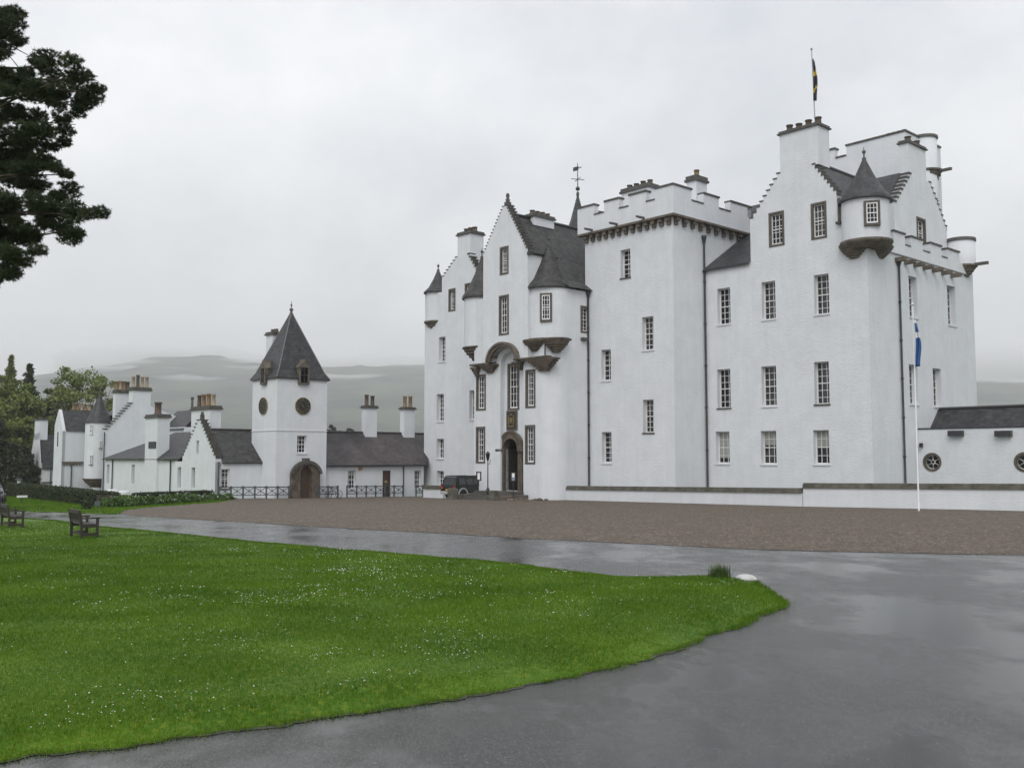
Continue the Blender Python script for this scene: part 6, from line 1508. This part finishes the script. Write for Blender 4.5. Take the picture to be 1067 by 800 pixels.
def limb(m, p, q, r0, r1, wob=.08, k=4):
    p, q = Vector(p), Vector(q); L_ = (q - p).length; prev = p
    for i in range(1, k + 1):
        t = i / k; c = p.lerp(q, t) + (Vector((random.uniform(-1, 1), random.uniform(-1, 1), random.uniform(-.5, 1))) * wob * L_ * (math.sin(math.pi * t) if i < k else 0))
        m.tube(prev, c, r0 + (r1 - r0) * (i - 1) / k, r0 + (r1 - r0) * t, 7, cap=(i == k)); prev = c
def broadleaf(name, label, x, y, h, rad, lm, nleaf=9000, leaf=.28, trunk=.35, crown0=.25, clumps=60, group=None, seed=0):
    random.seed(seed + 11); t = thing(name, label, 'tree', (x, y, gz(y)), 0, group); cz = h * (crown0 + 1) / 2; hz = h * (1 - crown0) / 2
    tr = MB(); limb(tr, (0, 0, -.3), (random.uniform(-.3, .3), random.uniform(-.3, .3), h * .55), trunk, trunk * .45, .04)
    cl = []
    for i in range(clumps):
        while True:
            d = Vector((random.gauss(0, 1), random.gauss(0, 1), random.gauss(0, 1))).normalized(); rr = random.uniform(.35, 1.0) ** .6
            if d.z > -.75: break
        w = 1 + .22 * noise.noise(d * 2.2 + Vector((seed, 0, 0)))
        top = 1 - .25 * max(0, d.z)
        cl.append((Vector((d.x * rad * rr * w * top, d.y * rad * rr * w * top, cz + d.z * hz * rr * w)), random.uniform(.13, .27) * rad))
    for c, r in cl[::3]: limb(tr, (0, 0, h * random.uniform(crown0 * .8, .5)), c, trunk * .28, .03, .08)
    tr.build('trunk', LM['bark'], t)
    per = nleaf // clumps; C = []
    for c, r in cl:
        q = rng.normal(size=(per, 3)); q /= np.linalg.norm(q, axis=1)[:, None]; q *= (rng.random(per) ** .45)[:, None] * r * np.array([1.15, 1.15, .8]); C.append(q + np.array(c))
    C = np.vstack(C); o = fast_mesh('crown', quads(C, leaf, .4), 4, LM[lm], 4); o.parent = t; return t
def conifer(name, label, x, y, h, rad, lm='dark', n=11000, group=None, seed=0, leaf=.3, base=.08):
    random.seed(seed + 5); t = thing(name, label, 'tree', (x, y, gz(y)), 0, group); tr = MB().tube((0, 0, -.3), (0, 0, h * .97), h * .016, .03); C = []
    lev = int(h * 2.0)
    for i in range(lev):
        f = i / lev; z = h * (base + (1 - base) * f); R0 = rad * 1.3 * (1 - f) ** .9 * random.uniform(.6, 1.2) + .12
        for b in range(7):
            a = random.uniform(0, 6.28); L_ = R0 * random.uniform(.6, 1.1); dz = -L_ * random.uniform(.15, .42)
            if i % 2 == 0 and b < 3: tr.tube((0, 0, z), (L_ * .8 * math.cos(a), L_ * .8 * math.sin(a), z + dz * .8), .05, .015, 5, False)
            k = max(6, int(n / (lev * 7) * (L_ / rad + .25) * 1.6)); u = rng.random(k) ** .7
            q = np.stack([u * L_ * math.cos(a), u * L_ * math.sin(a), z + dz * u * u + .1], 1) + rng.normal(size=(k, 3)) * np.array([.22, .22, .14]) * (.55 + .45 * (1 - f)) * (1 + .08 * L_) * (1.2 - u * .5)[:, None]; C.append(q)
    tr.build('trunk', LM['bark'], t); C = np.vstack(C); o = fast_mesh('crown', quads(C, leaf, .3, .4), 4, LM[lm], 4); o.parent = t; return t
def place(px, Y): p = at(px, 476, Y); return p.x, Y
def top_h(px, py, Y): return at(px, py, Y).z - gz(Y)
def woods():
    def bt(px, py, Y, rad, lm, label, n=9000, leaf=.24, crown0=.12, seed=0, clumps=70, nm='broadleaf_tree'): x, y = place(px, Y); broadleaf(nm, label, x, y, top_h(px, py, Y), rad, lm, n, leaf, .35, crown0, clumps, 'trees beyond the left-hand houses', seed)
    def ct(px, py, Y, rad, label, seed, lm='dark', n=12000): x, y = place(px, Y); conifer('conifer', label, x, y, top_h(px, py, Y), rad, lm, n, 'trees beyond the left-hand houses', seed)
    bt(78, 372, 150, 5.2, 'pale', 'tall pale spring-green tree rising behind the conical stair tower', 7000, .24, .2, 3, 75)
    bt(58, 392, 156, 3.6, 'broad', 'mid green tree just left of the tall pale one behind the house roof', 5000, .24, .15, 4, 50)
    bt(106, 396, 160, 3.6, 'pale', 'small pale green tree close to the tall front chimney stack', 4500, .24, .15, 5, 50)
    ct(27.5, 378, 152, 3.4, 'dark pointed conifer standing between the pale tree and the left woods', 1)
    ct(8, 369, 165, 3.4, 'thin-topped conifer rising highest at the left edge', 2, 'broad', 10000)
    bt(6, 392, 140, 5.6, 'broad', 'large rounded green tree filling the left edge below the thin conifer top', 14000, .25, .05, 6, 90)
    bt(24, 412, 132, 4.2, 'broad', 'green tree directly left of the narrow end house', 12000, .23, .02, 7, 80)
    ct(36, 425, 142, 3.0, 'small dark conifer tucked behind the end house chimney', 8)
    bt(46, 418, 146, 2.6, 'dark', 'dark evergreen bush-like tree behind the slate roof of the end house', 7000, .22, .05, 9, 50)
    bt(14, 436, 122, 3.3, 'broad', 'lower bushy green tree in front of the left woods', 12000, .2, .03, 10, 80)
    ct(-6, 430, 118, 4.0, 'dark conifer cut by the left edge beside the hedge', 11, 'dark', 16000)
    ct(27, 462, 117, 2.2, 'short dark yew close against the end house wall', 12, 'dark', 14000)
    for px, py, s in ((345, 441.5, 21), (357, 446, 22), (364, 443.5, 23)):
        x, y = place(px, 230); broadleaf('distant_tree', {345: 'small round tree showing above the low range roof next to the clock tower', 357: 'lowest of the three small trees above the low range roof', 364: 'rightmost of the three small trees above the low range roof'}[px], x, y, top_h(px, py, 230), 1.9, 'dark', 2500, .3, .2, .3, 30, 'small trees beyond the low range', s)
    P = at(116, 470, 215); x, y = P.x, 215
woods()
def pine():
    """old pine whose branches hang in from the left"""
    random.seed(3); Y0 = 17.0; bx = at(-75, 476, Y0).x
    t = thing('pine_tree', 'dark pine whose needled branches hang into the upper left of the view', 'tree', (bx, Y0, gz(Y0)), 0)
    tr = MB(); T = lambda px, py, Y: at(px, py, Y) - Vector((bx, Y0, gz(Y0)))
    tk = [Vector((0, 0, -.4)), Vector((.1, 0, 3)), Vector((-.1, .1, 6)), Vector((.15, 0, 9)), Vector((.0, .1, 12.5))]
    for i in range(4): tr.tube(tk[i], tk[i + 1], .30 - .06 * i, .30 - .06 * (i + 1), 12)
    def trunk_at(z):
        for a, b in zip(tk[:-1], tk[1:]):
            if a.z <= z <= b.z: return a.lerp(b, (z - a.z) / (b.z - a.z))
        return tk[-1]
    tips = []
    # branches: tip pixel, depth
    spec = [(30, 28, 16.5), (10, 12, 17.5), (35, 58, 18), (-5, 40, 16), (60, 70, 17), (84, 76, 16), (106, 84, 17), (112, 98, 16.4), (98, 112, 17.5), (70, 100, 18), (45, 90, 16.5), (84, 130, 17), (60, 140, 16.3), (30, 120, 17.4), (10, 90, 16),
            (78, 152, 17.6), (40, 160, 17), (62, 175, 16.4), (15, 170, 17.8), (80, 182, 16.8), (50, 195, 17.5), (20, 205, 16.4), (76, 205, 17.2), (98, 222, 16.6), (110, 226, 17.2), (90, 238, 16.9), (60, 220, 17.8), (35, 230, 16.5), (5, 220, 17), (45, 248, 17.2), (52, 262, 16.6), (25, 255, 17.3), (5, 262, 16.8), (28, 280, 17), (12, 290, 16.5), (2, 296, 17.2),
            (-40, 60, 15.5), (-40, 140, 18.5), (-30, 200, 15.5), (-45, 250, 18.3), (-110, 80, 17), (-140, 160, 16), (-120, 230, 18), (-60, 0, 17), (-90, -60, 17), (-30, -70, 16.5), (-70, -140, 17)]
    C = []
    def spray(a, b, nt):
        """needle tufts along a twig"""
        for _ in range(nt):
            f = random.random() ** .6; C.append(a.lerp(b, f) + Vector((random.gauss(0, .07), random.gauss(0, .07), random.gauss(.03, .05))))
    for px, py, Y in spec:
        q = T(px - 5, py, Y); d = Vector((q.x, q.y, 0)).length; z0 = max(2.6, q.z - d * random.uniform(-.05, .30)); s = trunk_at(z0)
        mid = s.lerp(q, .55) + Vector((random.uniform(-.2, .2), random.uniform(-.3, .3), random.uniform(.0, .25)))
        tr.tube(s, mid, .036, .02, 6, False); tr.tube(mid, q, .02, .006, 6, False)
        npad = 5
        for k in range(npad):
            f = .25 + .75 * (k + random.random() * .6) / npad; a = mid.lerp(q, min(1, max(0, (f - .25) / .75)))
            c = a + Vector((random.gauss(0, .16), random.gauss(0, .2), random.gauss(.06, .12))) * (0.5 if k == npad - 1 else 1); tr.tube(a.lerp(mid, .15), c, .010, .004, 4, False)
            rp = random.uniform(.13, .27); n_ = int(470 * rp)
            for _ in range(n_):
                w = Vector((random.gauss(0, 1), random.gauss(0, 1), random.gauss(0, 1))).normalized() * random.random() ** .4; pnt = c + Vector((w.x * rp, w.y * rp, w.z * rp * .62)); C.append(pnt)
                if random.random() < .12: tr.tube(c, pnt, .004, .002, 3, False)
    tr.build('trunk', LM['bark'], t)
    C = np.array([tuple(c) for c in C]); nd = 22; k = len(C) * nd
    B_ = np.repeat(C, nd, 0); d = rng.normal(size=(k, 3)); d[:, 2] = d[:, 2] * .8 + .25; d /= np.linalg.norm(d, axis=1)[:, None]
    L_ = rng.uniform(.035, .085, k)[:, None]; u = np.cross(d, rng.normal(size=(k, 3))); u /= np.linalg.norm(u, axis=1)[:, None]; u *= .0062
    V = np.stack([B_ - u, B_ + u, B_ + d * L_], 1).reshape(-1, 3)
    o = fast_mesh('crown', V, 3, LM['pine'], 3); o.parent = t
pine()
def hedge(label, a, b, w, h0, h1, n, lm='hedge', leaf=.05, nm='clipped_hedge'):
    """clipped hedge between two ground points"""
    a, b = Vector(a), Vector(b); d = b - a; L_ = d.length; d.normalize(); nn = Vector((-d.y, d.x)); t = thing(nm, label, 'hedge', (a.x, a.y, gz(a.y)), 0)
    core = MB(); k = 30; vs = []; fs = []
    for i in range(k + 1):
        s = L_ * i / k; c = d * s; h = h0 + (h1 - h0) * i / k; z = gz(a.y + c.y) - gz(a.y)
        for o_, zz in ((-w / 2 + .08, -.1), (-w / 2 + .1, h - .12), (w / 2 - .1, h - .12), (w / 2 - .08, -.1)): vs.append((c.x + nn.x * o_, c.y + nn.y * o_, z + zz))
    for i in range(k): o_ = 4 * i; fs += [(o_ + j, o_ + j + 1, o_ + j + 5, o_ + j + 4) for j in range(3)]
    fs += [(0, 1, 2, 3), (4 * k, 4 * k + 1, 4 * k + 2, 4 * k + 3)]
    core.add(vs, fs).build('twigs', LM['bark'], t)
    s = rng.random(n) * L_; h = h0 + (h1 - h0) * s / L_; side = rng.integers(0, 4, n); o_ = np.where(side < 2, np.where(side == 0, -w / 2, w / 2), rng.uniform(-w / 2, w / 2, n)); zz = np.where(side < 2, rng.random(n) * h, h)
    X = d.x * s + nn.x * o_; Y = d.y * s + nn.y * o_; Z = np.array([gz(a.y + yy) for yy in Y]) - gz(a.y) + zz
    C = np.stack([X, Y, Z], 1) + rng.normal(size=(n, 3)) * .05; ob = fast_mesh('foliage', quads(C, leaf), 4, LM[lm], 4); ob.parent = t
h0 = ground(14, 516.5); h1 = ground(112, 527.2)
hedge('long dark clipped hedge in front of the left-hand white houses', h0.xy, h1.xy, 1.4, 1.15, .74, 42000, leaf=.055)
def bed():
    """leafy border along the forecourt edge"""
    A = ground(119, 529.5); pts = [ground(*p) for p in ((119, 529.0), (150, 526.8), (190, 524.2), (215, 522.6), (238, 520.6))]; C = []; F_ = []
    for i in range(150):
        f = random.random() * (len(pts) - 1.001); k = int(f); p = pts[k].lerp(pts[k + 1], f - k); p = p + Vector((random.uniform(-1.1, .2), random.uniform(.1, 2.2), 0)); r = random.uniform(.22, .5); hh = random.uniform(.25, .65) * (1.0 if f < 2.5 else .8)
        n = 260; q = rng.normal(size=(n, 3)); q /= np.linalg.norm(q, axis=1)[:, None]; q *= (rng.random(n) ** .4)[:, None] * np.array([r, r, hh * .55]); q += np.array([p.x, p.y, gz(p.y) + hh * .5]); C.append(q[q[:, 2] > gz(p.y)])
        if random.random() < .35: F_.append((p.x + random.uniform(-.3, .3), p.y - .3, gz(p.y) + hh))
    o = fast_mesh('flower_border', quads(np.vstack(C), .075), 4, LM['shrub'], 4); tag(o, 'leafy green border plants with a few pale flowers before the low house', 'plants', kind='stuff')
    f = fast_mesh('flowers', quads(np.array(F_).repeat(5, 0) + rng.normal(size=(len(F_) * 5, 3)) * .06, .04), 4, M['paint'], 4); tag(f, 'few pale blossoms scattered over the green border plants', 'flowers', kind='stuff')
bed()
g0 = ground(126, 524.5); g1 = ground(212, 520.8)
hedge('low dark hedge behind the leafy border at the foot of the low house', (g0.x - .5, g0.y + 4.0), (g1.x - .5, g1.y + 3.0), .8, .55, .6, 16000, leaf=.055)
def bush():
    g = ground(91, 531.0); C = rng.normal(size=(500, 3)) * np.array([.13, .13, .12]) + np.array([g.x, g.y, g.z + .2]); o = fast_mesh('small_bush', quads(C, .05), 4, LM['hedge'], 4); tag(o, 'small dark bush on the grass left of the grey sign', 'bush')
bush()
